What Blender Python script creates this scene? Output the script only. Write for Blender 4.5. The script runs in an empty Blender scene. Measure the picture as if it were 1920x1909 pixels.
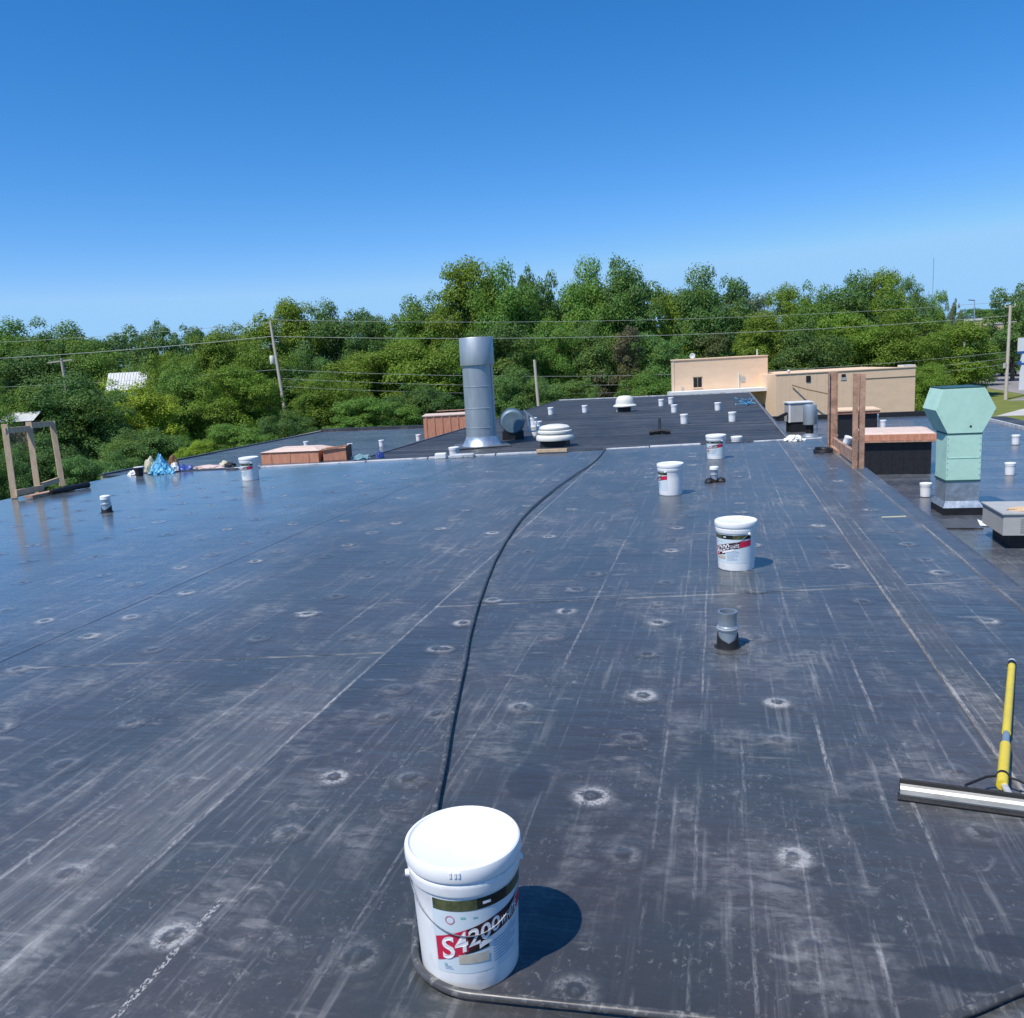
import bpy, bmesh, math, random
import numpy as np
from mathutils import Vector, Matrix, noise

random.seed(7)
SC = bpy.context.scene
COL = SC.collection
PI = math.pi

# ------------------------------------------------------------------ camera
cd = bpy.data.cameras.new('camera')
cd.sensor_fit = 'HORIZONTAL'
cd.sensor_width = 36.0
cd.lens = 1556.07 / 1920 * 36.0
cd.clip_start = 0.05
cd.clip_end = 6000
cam = bpy.data.objects.new('camera', cd)
COL.objects.link(cam)
SC.camera = cam
p, r, yaw = math.radians(9.8523), math.radians(-3.127), math.radians(-14.1988)
fw = Vector((math.sin(yaw) * math.cos(p), math.cos(yaw) * math.cos(p), -math.sin(p)))
rt = Vector((math.cos(yaw), -math.sin(yaw), 0))
up = rt.cross(fw)
Rv = math.cos(r) * rt + math.sin(r) * up
Uv = -math.sin(r) * rt + math.cos(r) * up
M = Matrix((Rv, Uv, -fw)).transposed().to_4x4()
M.translation = Vector((0, 0, 1.595))
cam.matrix_world = M

# ------------------------------------------------------------------ sky, sun, exposure
SUN_EL, SUN_AZ = math.radians(58.5), math.radians(214.0)
w = bpy.data.worlds.new('World')
SC.world = w
w.use_nodes = True
nt = w.node_tree
bg = nt.nodes['Background']
sk = nt.nodes.new('ShaderNodeTexSky')
sk.sky_type = 'NISHITA'
sk.sun_disc = False
sk.sun_elevation = SUN_EL
sk.sun_rotation = SUN_AZ
sk.altitude = 200
sk.air_density = 1.0
sk.dust_density = 0.15
sk.ozone_density = 3.0
hs = nt.nodes.new('ShaderNodeHueSaturation')
hs.inputs['Saturation'].default_value = 1.25
hs.inputs['Value'].default_value = 1.0
nt.links.new(sk.outputs[0], hs.inputs['Color'])
# clear-day blue: one grade over the whole sky (red falls off faster, bright haze near the horizon is held back)
sp = nt.nodes.new('ShaderNodeSeparateColor')
cb = nt.nodes.new('ShaderNodeCombineColor')
nt.links.new(hs.outputs[0], sp.inputs[0])
def wmath(op, a, b):
    k = nt.nodes.new('ShaderNodeMath')
    k.operation = op
    nt.links.new(a, k.inputs[0])
    k.inputs[1].default_value = b
    return k.outputs[0]
r_ = wmath('MULTIPLY', wmath('POWER', wmath('MAXIMUM', sp.outputs[0], 0.0), 1.38), 0.554)
nt.links.new(wmath('MINIMUM', r_, 2.75), cb.inputs[0])
nt.links.new(wmath('MINIMUM', wmath('MULTIPLY', sp.outputs[1], 0.975), 5.1), cb.inputs[1])
nt.links.new(wmath('MINIMUM', wmath('MULTIPLY', sp.outputs[2], 1.28), 8.1), cb.inputs[2])
nt.links.new(cb.outputs[0], bg.inputs[0])
bg.inputs[1].default_value = 0.12
sd = bpy.data.lights.new('sun', 'SUN')
sd.energy = 4.9
sd.angle = math.radians(0.53)
sd.color = (1.0, 0.95, 0.87)
so = bpy.data.objects.new('sun', sd)
COL.objects.link(so)
tosun = Vector((math.sin(SUN_AZ) * math.cos(SUN_EL), math.cos(SUN_AZ) * math.cos(SUN_EL), math.sin(SUN_EL)))
so.rotation_euler = tosun.to_track_quat('Z', 'Y').to_euler()
so.location = (-8, -12, 22)
vs = SC.view_settings
vs.view_transform = 'Standard'
vs.look = 'None'
vs.exposure = 0.0
vs.gamma = 1.0
vs.use_curve_mapping = False

# ------------------------------------------------------------------ node helpers
class NT:
    def __init__(s, name):
        s.m = bpy.data.materials.new(name)
        s.m.use_nodes = True
        s.t = s.m.node_tree
        s.b = s.t.nodes['Principled BSDF']
        s.geo = None
        s.tc = None
    def n(s, t):
        return s.t.nodes.new(t)
    def link(s, a, b):
        s.t.links.new(a, b)
    def val(s, sock, v):
        if hasattr(v, 'is_output') or isinstance(v, bpy.types.NodeSocket):
            s.link(v, sock)
        else:
            sock.default_value = v
    def math(s, op, a, b=0.0, clamp=False):
        k = s.n('ShaderNodeMath')
        k.operation = op
        k.use_clamp = clamp
        s.val(k.inputs[0], a)
        s.val(k.inputs[1], b)
        return k.outputs[0]
    def pos(s):
        if s.geo is None:
            s.geo = s.n('ShaderNodeNewGeometry')
        return s.geo.outputs['Position']
    def objco(s):
        if s.tc is None:
            s.tc = s.n('ShaderNodeTexCoord')
        return s.tc.outputs['Object']
    def scale(s, v, sc, off=(0, 0, 0)):
        k = s.n('ShaderNodeMapping')
        k.inputs['Scale'].default_value = sc
        k.inputs['Location'].default_value = off
        s.link(v, k.inputs['Vector'])
        return k.outputs[0]
    def noise(s, v, scale, detail=3.0, rough=0.55, dist=0.0):
        k = s.n('ShaderNodeTexNoise')
        s.link(v, k.inputs['Vector'])
        k.inputs['Scale'].default_value = scale
        k.inputs['Detail'].default_value = detail
        k.inputs['Roughness'].default_value = rough
        k.inputs['Distortion'].default_value = dist
        return k.outputs['Fac']
    def ss(s, v, lo, hi):
        k = s.n('ShaderNodeMapRange')
        k.interpolation_type = 'SMOOTHSTEP'
        s.val(k.inputs['Value'], v)
        k.inputs['From Min'].default_value = lo
        k.inputs['From Max'].default_value = hi
        return k.outputs[0]
    def rng(s, v, a, b, c, d):
        k = s.n('ShaderNodeMapRange')
        s.val(k.inputs['Value'], v)
        for nm, x in (('From Min', a), ('From Max', b), ('To Min', c), ('To Max', d)):
            k.inputs[nm].default_value = x
        return k.outputs[0]
    def mix(s, f, a, b):
        k = s.n('ShaderNodeMix')
        k.data_type = 'RGBA'
        s.val(k.inputs['Factor'], f)
        for sock, v in ((k.inputs[6], a), (k.inputs[7], b)):
            if isinstance(v, tuple):
                sock.default_value = (*v[:3], 1)
            else:
                s.link(v, sock)
        return k.outputs[2]
    def bump(s, h, strength, dist, prev=None):
        k = s.n('ShaderNodeBump')
        k.inputs['Strength'].default_value = strength
        k.inputs['Distance'].default_value = dist
        s.link(h, k.inputs['Height'])
        if prev is not None:
            s.link(prev, k.inputs['Normal'])
        return k.outputs[0]

def mat(name, col, rough=0.5, metal=0.0, var=0.12, vscale=4.0, dirt=None, dirt_amt=0.0, bump=0.0, bscale=40.0, stretch=(1, 1, 1), spec=0.5):
    t = NT(name)
    co = t.scale(t.objco(), stretch)
    f = t.noise(co, vscale, 5.0, 0.6)
    lo = tuple(c * (1 - var) for c in col)
    hi = tuple(min(1, c * (1 + var)) for c in col)
    c = t.mix(t.rng(f, 0.3, 0.7, 0, 1), lo, hi)
    if dirt:
        g = t.noise(co, vscale * 2.3, 6.0, 0.7)
        c = t.mix(t.math('MULTIPLY', t.ss(g, 0.5, 0.72), dirt_amt), c, dirt)
    t.link(c, t.b.inputs['Base Color'])
    t.link(t.rng(f, 0.3, 0.7, max(0.03, rough - 0.08), min(1, rough + 0.08)), t.b.inputs['Roughness'])
    t.b.inputs['Metallic'].default_value = metal
    t.b.inputs['Specular IOR Level'].default_value = spec
    if bump:
        t.link(t.bump(t.noise(co, bscale, 4.0), bump, 0.01), t.b.inputs['Normal'])
    return t.m

# ------------------------------------------------------------------ roof membrane material (all in world metres)
def membrane(name, dark, dusty, dust_amt, rough, lines=(), ring=False, dark_ovals=(), seams=(), band=None, wetside=False, gloss_noise=0.08, bumpk=1.0, xs=0.5, sheen=0.3, coat=0.0, rows=0.0):
    t = NT(name)
    P = t.pos()
    sep = t.n('ShaderNodeSeparateXYZ')
    t.link(P, sep.inputs[0])
    X, Y = sep.outputs[0], sep.outputs[1]
    big = t.noise(t.scale(P, (0.55, 0.33, 1)), 1.0, 4.0)
    cloud = t.noise(t.scale(P, (2.4, 1.5, 1), (3, 1, 0)), 1.0, 7.0, 0.68, 0.5)
    fine_x = t.noise(t.scale(P, (9.0, 24.0, 1)), 1.0, 6.0, 0.7, 0.4)
    fine_y = t.noise(t.scale(P, (26.0, 1.3, 1), (0, 5, 0)), 1.0, 5.0, 0.65)
    grain = t.noise(P, 85.0, 4.0, 0.7)
    patch = t.math('MULTIPLY', t.ss(cloud, 0.48, 0.66), t.ss(fine_x, 0.36, 0.62))
    lane = t.math('MULTIPLY', t.ss(fine_y, 0.52, 0.74), t.ss(big, 0.36, 0.62))
    film = t.math('MULTIPLY', t.ss(big, 0.30, 0.72), t.math('ADD', t.math('MULTIPLY', fine_x, 0.45), t.math('MULTIPLY', grain, 0.35)))
    d = t.math('ADD', t.math('MULTIPLY', patch, 0.36), t.math('MULTIPLY', lane, 0.50))
    d = t.math('ADD', d, t.math('MULTIPLY', film, 0.30))
    dash = t.noise(t.scale(P, (3.2, 11.0, 1), (2, 9, 0)), 1.0, 3.0, 0.6)
    scuff = t.noise(t.scale(P, (7.0, 9.0, 1), (6, 1, 0)), 1.0, 8.0, 0.75, 0.8)
    d = t.math('ADD', d, t.math('MULTIPLY', t.ss(dash, 0.62, 0.76), 0.40))
    d = t.math('ADD', d, t.math('MULTIPLY', t.math('MULTIPLY', t.ss(scuff, 0.56, 0.70), t.ss(big, 0.40, 0.60)), 0.42))
    speck = t.noise(t.scale(P, (44, 30, 1), (3, 3, 0)), 1.0, 4.0, 0.75, 0.6)
    d = t.math('ADD', d, t.math('MULTIPLY', t.math('MULTIPLY', t.ss(speck, 0.55, 0.72), t.ss(t.noise(t.scale(P, (1.9, 2.3, 1), (5, 8, 0)), 1.0, 4.0, 0.6), 0.42, 0.62)), 0.5))
    d = t.math('MULTIPLY', d, dust_amt)
    # long chalk lines snapped and scuffed along the roll direction
    if lines:
        br = t.noise(t.scale(P, (9, 1.1, 1), (1, 2, 0)), 1.0, 5.0, 0.7)
        gr = t.noise(t.scale(P, (90, 22, 1)), 1.0, 3.0, 0.7)
        wob = t.math('MULTIPLY', t.math('SUBTRACT', t.noise(t.scale(P, (0.6, 0.9, 1)), 1.0, 2.0), 0.5), 0.03)
        acc = None
        for (x0, wd, a) in lines:
            off = t.math('ABSOLUTE', t.math('SUBTRACT', t.math('ADD', X, wob), x0))
            mk = t.math('MULTIPLY', t.math('SUBTRACT', 1.0, t.ss(off, wd * 0.35, wd)), a)
            acc = mk if acc is None else t.math('MAXIMUM', acc, mk)
        acc = t.math('MULTIPLY', acc, t.math('MULTIPLY', t.math('MULTIPLY', t.ss(br, 0.41, 0.64), 0.80), t.ss(gr, 0.32, 0.64)))
        d = t.math('ADD', d, acc)
        for (x0, wd, a) in [q for q in lines if q[2] >= 1.0]:
            off = t.math('ABSOLUTE', t.math('SUBTRACT', t.math('ADD', X, t.math('MULTIPLY', wob, 0.3)), x0))
            mk = t.math('MULTIPLY', t.math('SUBTRACT', 1.0, t.ss(off, wd * 0.25, wd)), 0.62)
            d = t.math('ADD', d, t.math('MULTIPLY', t.math('MULTIPLY', mk, t.ss(gr, 0.25, 0.65)), t.ss(t.noise(t.scale(P, (3, 0.8, 1), (8, 2, 0)), 1.0, 4.0, 0.7), 0.38, 0.62)))
    if band:
        bx0, bx1, by1, ba = band
        bn = t.math('ADD', X, t.math('MULTIPLY', t.math('SUBTRACT', cloud, 0.5), 0.35))
        bm_ = t.math('MULTIPLY', t.ss(bn, bx0, bx0 + 0.45), t.math('SUBTRACT', 1.0, t.ss(X, bx1 - 0.01, bx1 + 0.01)))
        bm_ = t.math('MULTIPLY', bm_, t.math('SUBTRACT', 1.0, t.ss(Y, by1 * 0.5, by1)))
        bm_ = t.math('MULTIPLY', bm_, t.math('ADD', 0.25, t.math('MULTIPLY', t.ss(fine_y, 0.3, 0.7), 0.9)))
        d = t.math('ADD', d, t.math('MULTIPLY', bm_, ba))
        pn = t.noise(t.scale(P, (130, 75, 1)), 1.0, 2.0, 0.6)
        pm = t.math('SUBTRACT', 1.0, t.ss(t.math('ABSOLUTE', t.math('ADD', X, 1.512)), 0.008, 0.012))
        pm = t.math('MULTIPLY', pm, t.math('SUBTRACT', 1.0, t.ss(Y, 2.0, 2.06)))
        d = t.math('ADD', d, t.math('MULTIPLY', t.math('MULTIPLY', pm, t.ss(pn, 0.48, 0.56)), 0.9))
    for (c0, wd, a) in seams:
        sv = t.math('ABSOLUTE', t.math('SUBTRACT', t.math('SUBTRACT', Y, t.math('MULTIPLY', X, 0.218)), c0))
        sn = t.noise(t.scale(P, (1.6, 12, 1), (4, 4, 0)), 1.0, 4.0, 0.7)
        d = t.math('ADD', d, t.math('MULTIPLY', t.math('MULTIPLY', t.math('SUBTRACT', 1.0, t.ss(sv, wd * 0.4, wd)), a), t.ss(sn, 0.38, 0.6)))
    if ring:
        oc = t.objco()
        oi = t.n('ShaderNodeObjectInfo')
        rnd = oi.outputs['Random']
        ln = t.n('ShaderNodeVectorMath')
        ln.operation = 'LENGTH'
        t.link(oc, ln.inputs[0])
        R = ln.outputs['Value']
        add = t.n('ShaderNodeVectorMath')
        add.operation = 'ADD'
        t.link(P, add.inputs[0])
        n1 = t.noise(t.scale(P, (14, 14, 1)), 1.0, 5.0, 0.7)
        n2 = t.noise(t.scale(P, (55, 75, 1)), 1.0, 4.0, 0.7)
        Rn = t.math('ADD', R, t.math('MULTIPLY', t.math('SUBTRACT', n1, 0.5), 0.060))
        oc2 = t.n('ShaderNodeSeparateXYZ')
        t.link(oc, oc2.inputs[0])
        side = t.rng(t.math('DIVIDE', oc2.outputs[0], t.math('ADD', R, 0.01)), -1, 1, 0.15, 1.25)
        inner = t.math('MULTIPLY', t.math('MULTIPLY', t.ss(Rn, 0.024, 0.042), t.math('SUBTRACT', 1.0, t.ss(Rn, 0.046, 0.074))), t.math('MULTIPLY', side, 1.5))
        dot = t.math('SUBTRACT', 1.0, t.ss(Rn, 0.008, 0.016))
        mask = t.math('MULTIPLY', t.math('ADD', t.math('ADD', inner, t.math('MULTIPLY', t.math('MULTIPLY', t.ss(Rn, 0.030, 0.040), t.math('SUBTRACT', 1.0, t.ss(Rn, 0.04, 0.098))), 0.75)), t.math('MULTIPLY', dot, 0.5)), t.math('MULTIPLY', t.ss(n2, 0.30, 0.56), t.ss(n1, 0.34, 0.56)))
        d = t.math('ADD', d, t.math('MULTIPLY', mask, t.math('MAXIMUM', t.rng(rnd, 0, 1, -0.6, 0.78), 0.14)))
    d = t.math('MINIMUM', d, 1.0)
    if dark_ovals:
        oval_mask = None
        oval_noise = t.noise(t.scale(P, (9, 9, 1)), 1.0, 3.0)
        for (ox, oy, ax, ay) in dark_ovals:
            ex = t.math('DIVIDE', t.math('SUBTRACT', X, ox), ax)
            ey = t.math('DIVIDE', t.math('SUBTRACT', Y, oy), ay)
            rr = t.math('ADD', t.math('ADD', t.math('MULTIPLY', ex, ex), t.math('MULTIPLY', ey, ey)), t.math('MULTIPLY', oval_noise, 0.8))
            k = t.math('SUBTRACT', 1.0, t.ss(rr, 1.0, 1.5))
            oval_mask = k if oval_mask is None else t.math('MAXIMUM', oval_mask, k)
        d = t.math('MULTIPLY', d, t.math('SUBTRACT', 1.0, t.math('MULTIPLY', oval_mask, 0.85)))
    hue = t.mix(t.ss(t.noise(t.scale(P, (1.7, 1.1, 1), (7, 3, 0)), 1.0, 3.0), 0.35, 0.65), tuple(c * k for c, k in zip(dark, (1.07, 0.98, 1.03))), tuple(c * k for c, k in zip(dark, (0.86, 1.0, 1.04))))
    c = t.mix(d, hue, dusty)
    t.link(c, t.b.inputs['Base Color'])
    rg = t.math('ADD', t.math('ADD', rough, t.math('MULTIPLY', t.math('SUBTRACT', cloud, 0.5), gloss_noise * 2)), t.math('MULTIPLY', d, 0.3))
    if wetside:
        ws = t.ss(t.math('ADD', t.math('MULTIPLY', X, -1.0), t.math('MULTIPLY', t.math('SUBTRACT', big, 0.5), 5.0)), 2.4, 7.2)
        rg = t.math('SUBTRACT', rg, t.math('MULTIPLY', ws, 0.15))
        t.link(t.math('MULTIPLY', ws, 0.50), t.b.inputs['Coat Weight'])
        t.link(t.math('ADD', xs, t.math('MULTIPLY', ws, 0.5)), t.b.inputs['Specular IOR Level'])
    t.link(t.math('MAXIMUM', t.math('MINIMUM', rg, 0.9), 0.12), t.b.inputs['Roughness'])
    if not wetside:
        t.b.inputs['Specular IOR Level'].default_value = xs
        t.b.inputs['Coat Weight'].default_value = coat
    t.b.inputs['Sheen Weight'].default_value = sheen
    t.b.inputs['Sheen Roughness'].default_value = 0.42
    t.b.inputs['Sheen Tint'].default_value = (1.0, 0.93, 0.86, 1)
    t.b.inputs['Coat Roughness'].default_value = 0.12
    if rows:
        rw = t.noise(t.scale(P, (0.10, 2.2, 1), (1, 4, 0)), 1.0, 4.0, 0.65)
        d = t.math('ADD', d, t.math('MULTIPLY', t.ss(rw, 0.46, 0.68), rows))
        t.link(t.mix(t.math('MINIMUM', d, 1.0), hue, dusty), t.b.inputs['Base Color'])
    wav = t.noise(t.scale(P, (0.9, 4.6, 1)), 1.0, 4.0, 0.6)
    nb = t.bump(wav, 0.42 * bumpk, 0.03)
    nb = t.bump(scuff, 0.25 * bumpk, 0.004, nb)
    nb = t.bump(grain, 0.25 * bumpk, 0.002, nb)
    t.link(nb, t.b.inputs['Normal'])
    return t.m

# ------------------------------------------------------------------ mesh helpers
class MB:
    def __init__(s):
        s.v = []
        s.f = []
        s.smooth = []
    def add(s, vs, fs, sm=False):
        o = len(s.v)
        s.v += [tuple(q) for q in vs]
        s.f += [tuple(i + o for i in q) for q in fs]
        s.smooth += [sm] * len(fs)
        return s
    def box(s, c, size, rz=0.0, m=None):
        x, y, z = (q / 2 for q in size)
        vs = [Vector((sx * x, sy * y, sz * z)) for sz in (-1, 1) for sy in (-1, 1) for sx in (-1, 1)]
        R = m if m is not None else Matrix.Rotation(rz, 3, 'Z')
        vs = [R @ q + Vector(c) for q in vs]
        return s.add(vs, [(0, 2, 3, 1), (4, 5, 7, 6), (0, 1, 5, 4), (2, 6, 7, 3), (0, 4, 6, 2), (1, 3, 7, 5)])
    def bar(s, a, b, wd, ht=None):
        a, b = Vector(a), Vector(b)
        d = b - a
        L = d.length
        q = d.to_track_quat('X', 'Z').to_matrix()
        return s.box((a + b) / 2, (L, wd, ht or wd), m=q)
    def tube(s, path, rad, seg=10, caps=True):
        path = [Vector(q) for q in path]
        n = len(path)
        rads = rad if isinstance(rad, (list, tuple)) else [rad] * n
        vs = []
        prev = None
        for i, q in enumerate(path):
            t = (path[min(i + 1, n - 1)] - path[max(i - 1, 0)]).normalized()
            if prev is None:
                a = t.orthogonal().normalized()
            else:
                a = (prev - t * prev.dot(t)).normalized()
            prev = a
            b = t.cross(a)
            for k in range(seg):
                an = 2 * PI * k / seg
                vs.append(q + (a * math.cos(an) + b * math.sin(an)) * rads[i])
        fs = []
        for i in range(n - 1):
            for k in range(seg):
                k2 = (k + 1) % seg
                fs.append((i * seg + k, i * seg + k2, (i + 1) * seg + k2, (i + 1) * seg + k))
        s.add(vs, fs, True)
        if caps:
            o = len(s.v) - n * seg
            s.f.append(tuple(o + k for k in reversed(range(seg))))
            s.f.append(tuple(o + (n - 1) * seg + k for k in range(seg)))
            s.smooth += [False, False]
        return s
    def lathe(s, prof, seg=48, c=(0, 0, 0), a0=0.0, a1=2 * PI, axis='Z'):
        full = abs(a1 - a0 - 2 * PI) < 1e-6
        m = seg if full else seg + 1
        vs = []
        for (rr, z) in prof:
            for k in range(m):
                an = a0 + (a1 - a0) * k / seg
                q = (rr * math.cos(an), rr * math.sin(an), z)
                if axis == 'Y':
                    q = (q[0], q[2], q[1])
                elif axis == 'X':
                    q = (q[2], q[0], q[1])
                vs.append((q[0] + c[0], q[1] + c[1], q[2] + c[2]))
        fs = []
        for i in range(len(prof) - 1):
            for k in range(seg):
                k2 = (k + 1) % m
                fs.append((i * m + k, i * m + k2, (i + 1) * m + k2, (i + 1) * m + k))
        return s.add(vs, fs, True)
    def prism(s, poly, z0, z1):
        n = len(poly)
        vs = [(x, y, z0) for x, y in poly] + [(x, y, z1) for x, y in poly]
        fs = [tuple(reversed(range(n))), tuple(range(n, 2 * n))]
        fs += [(i, (i + 1) % n, n + (i + 1) % n, n + i) for i in range(n)]
        return s.add(vs, fs)
    def mesh(s, name, m, auto=40):
        me = bpy.data.meshes.new(name)
        me.from_pydata(s.v, [], s.f)
        me.polygons.foreach_set('use_smooth', s.smooth)
        if isinstance(m, (list, tuple)):
            for q in m:
                me.materials.append(q)
        else:
            me.materials.append(m)
        if any(s.smooth):
            try:
                me.set_sharp_from_angle(angle=math.radians(auto))
            except Exception:
                pass
        me.update()
        return me
    def build(s, name, m, parent=None, auto=40, bevel=0.0):
        o = bpy.data.objects.new(name, s.mesh(name, m, auto))
        COL.objects.link(o)
        if parent is not None:
            o.parent = parent
        if bevel:
            bv = o.modifiers.new('bevel', 'BEVEL')
            bv.width = bevel
            bv.segments = 2
            bv.limit_method = 'ANGLE'
        return o

def tag(o, label=None, cat=None, group=None, kind=None):
    if label:
        o['label'] = label
    if cat:
        o['category'] = cat
    if group:
        o['group'] = group
    if kind:
        o['kind'] = kind
    return o

def thing(name, label, cat, loc=(0, 0, 0), rz=0.0, group=None):
    o = bpy.data.objects.new(name, None)
    o.empty_display_size = 0.1
    COL.objects.link(o)
    o.location = loc
    o.rotation_euler = (0, 0, rz)
    return tag(o, label, cat, group)

def dup(root, loc, rz=0.0, label=None, group=None, scale=None):
    rr = root.copy()
    COL.objects.link(rr)
    rr.location = loc
    rr.rotation_euler = (0, 0, rz)
    if scale:
        rr.scale = scale
    if label:
        rr['label'] = label
    if group:
        rr['group'] = group
    for ch in list(root.children):
        c = ch.copy()
        COL.objects.link(c)
        c.parent = rr
        for g in list(ch.children):
            k = g.copy()
            COL.objects.link(k)
            k.parent = c
    return rr

def crumple(sub, size, amp, freq, seed, flat=True):
    bm = bmesh.new()
    bmesh.ops.create_icosphere(bm, subdivisions=sub + 1, radius=1.0)
    for v in bm.verts:
        n = noise.noise_vector(v.co * freq + Vector((seed, seed * 2, 0)))
        f2 = 1 - abs(noise.noise(v.co * freq * 2.6 + Vector((seed * 3, 1, seed)))) * 2.2
        k = 1 + amp * n.x + 0.16 * f2
        q = Vector((v.co.x * k * size[0], v.co.y * (1 + amp * n.y + 0.16 * f2) * size[1], (v.co.z + amp * n.z) * size[2]))
        if flat and q.z < 0:
            q.z = 0.0
        v.co = q
    mb = MB()
    bm.verts.ensure_lookup_table()
    mb.add([v.co[:] for v in bm.verts], [tuple(x.index for x in f.verts) for f in bm.faces], False)
    bm.free()
    return mb

# ------------------------------------------------------------------ materials
DARK = (0.0345, 0.0360, 0.0375)
DUST = (0.34, 0.335, 0.325)
SEAMS = [(5.55, 0.014, 0.7), (5.63, 0.010, 0.35)]
SEAML = [(4.66, 0.014, 0.6)]
LINES = [(0.40, 0.012, 0.9), (0.65, 0.011, 0.85), (0.56, 0.006, 0.5), (-0.085, 0.008, 0.8), (-0.225, 0.008, 0.75), (0.08, 0.008, 0.6),
         (-0.81, 0.010, 0.75), (-1.27, 0.006, 0.35), (-1.97, 0.014, 0.55), (-2.34, 0.014, 0.75), (-1.868, 0.013, 1.0), (0.85, 0.007, 0.5), (1.45, 0.010, 0.5),
         (-0.50, 0.006, 0.35), (-2.95, 0.010, 0.3), (0.24, 0.006, 0.45), (-0.66, 0.006, 0.4), (-1.05, 0.007, 0.4), (-1.45, 0.006, 0.35), (-3.3, 0.008, 0.3), (-3.75, 0.008, 0.3), (-5.2, 0.010, 0.25), (-6.1, 0.010, 0.25), (-4.23, 0.012, 0.35), (-7.33, 0.014, 0.35)]
BAND = (-2.6, -1.875, 6.0, 0.19)
DARK_OVALS = [(0.74, 2.21, 0.10, 0.05), (0.60, 2.06, 0.13, 0.05), (-0.73, 2.9, 0.09, 0.16)]  # soft ovals where the dust thins and the membrane turns darker
KW = dict(lines=LINES, dark_ovals=DARK_OVALS, band=BAND, wetside=True, sheen=0.24, xs=0.52)
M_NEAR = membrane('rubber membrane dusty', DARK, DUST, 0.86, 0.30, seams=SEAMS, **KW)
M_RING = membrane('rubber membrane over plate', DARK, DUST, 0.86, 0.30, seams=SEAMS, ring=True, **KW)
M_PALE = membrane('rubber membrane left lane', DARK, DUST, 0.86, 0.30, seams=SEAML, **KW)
M_CLEAN, M_CRING = M_PALE, M_RING
M_FAR = membrane('rubber membrane far roof', (0.026, 0.027, 0.030), (0.2, 0.2, 0.2), 0.60, 0.55, (), xs=0.18, sheen=0.08, rows=0.30)
M_SIDE = membrane('rubber membrane side roof', (0.036, 0.041, 0.050), (0.30, 0.30, 0.31), 0.80, 0.26, (), xs=0.7, sheen=0.15, coat=0.2, rows=0.18)
M_SEAM = membrane('seam tape', (0.041, 0.041, 0.041), (0.33, 0.325, 0.315), 0.95, 0.42, [(1.035, 0.012, 1.0), (1.07, 0.006, 0.7), (1.205, 0.010, 0.9), (1.14, 0.008, 0.5)])
M_FLASH = membrane('edge flashing', (0.030, 0.030, 0.032), (0.3, 0.29, 0.28), 0.6, 0.38, [(1.735, 0.014, 1.0)])
M_BOOTPATCH = membrane('boot flashing', (0.042, 0.040, 0.038), (0.30, 0.28, 0.26), 0.9, 0.42, sheen=0.15)
M_WALL = mat('block wall', (0.30, 0.26, 0.21), 0.85, var=0.15, vscale=1.5, bump=0.3)
M_BLACK = mat('black rubber', (0.012, 0.012, 0.014), 0.55, var=0.25, vscale=9, bump=0.2)
M_PLASTIC = mat('white pail plastic', (0.82, 0.82, 0.81), 0.33, var=0.02, vscale=9, dirt=(0.50, 0.48, 0.44), dirt_amt=0.35)
M_LID = mat('white lid plastic', (0.84, 0.84, 0.83), 0.36, var=0.02, vscale=6, dirt=(0.6, 0.59, 0.56), dirt_amt=0.22)
M_LABEL = mat('label paper', (0.62, 0.70, 0.74), 0.4, var=0.04, vscale=8)
M_LABGREEN = mat('label olive photo strip', (0.075, 0.085, 0.035), 0.4, var=0.5, vscale=45)
M_LABDARK = mat('label black strip', (0.012, 0.016, 0.012), 0.4, var=0.4, vscale=30)
M_RED = mat('label red', (0.55, 0.015, 0.06), 0.4, var=0.08, vscale=12)
M_MAROON = mat('label maroon', (0.055, 0.010, 0.016), 0.4, var=0.3, vscale=12)
M_INK = mat('label white ink', (0.82, 0.80, 0.80), 0.4, var=0.02)
M_BEIGE = mat('label beige picture', (0.52, 0.47, 0.38), 0.45, var=0.15, vscale=30)
M_GREYINK = mat('label grey small print', (0.22, 0.33, 0.50), 0.5, var=0.3, vscale=60)
M_PINKINK = mat('label pale red ink', (0.62, 0.16, 0.24), 0.5, var=0.1)
M_TEALINK = mat('label teal ink', (0.25, 0.52, 0.50), 0.5, var=0.1)
M_WIRE = mat('pail bail wire', (0.42, 0.44, 0.46), 0.35, 0.9, var=0.1)
M_GALV = mat('galvanised steel', (0.50, 0.56, 0.60), 0.42, 0.75, var=0.16, vscale=7, dirt=(0.3, 0.32, 0.33), dirt_amt=0.35)
M_GALVDULL = mat('dull galvanised duct', (0.40, 0.45, 0.48), 0.5, 0.55, var=0.12, vscale=2.5, dirt=(0.2, 0.24, 0.27), dirt_amt=0.3, stretch=(1, 1, 0.25))
M_HOSE = mat('black hose rubber', (0.06, 0.06, 0.062), 0.33, var=0.3, vscale=14, dirt=(0.30, 0.29, 0.27), dirt_amt=0.75)
M_YEL = mat('yellow fibreglass handle', (0.72, 0.55, 0.035), 0.35, var=0.08, vscale=12, dirt=(0.4, 0.3, 0.06), dirt_amt=0.3)
M_ALU = mat('worn aluminium', (0.64, 0.62, 0.56), 0.42, 0.35, var=0.15, vscale=14, dirt=(0.3, 0.29, 0.25), dirt_amt=0.5, stretch=(0.3, 3, 3))
M_MINT = mat('mint green painted steel', (0.47, 0.72, 0.585), 0.5, var=0.06, vscale=1.8, dirt=(0.30, 0.48, 0.41), dirt_amt=0.4)
M_TEAL = mat('dark teal edge trim', (0.03, 0.09, 0.09), 0.5, var=0.15)
M_FANFACE = mat('dark teal grey fan drum', (0.16, 0.23, 0.27), 0.5, 0.3, var=0.15, vscale=3)
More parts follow.
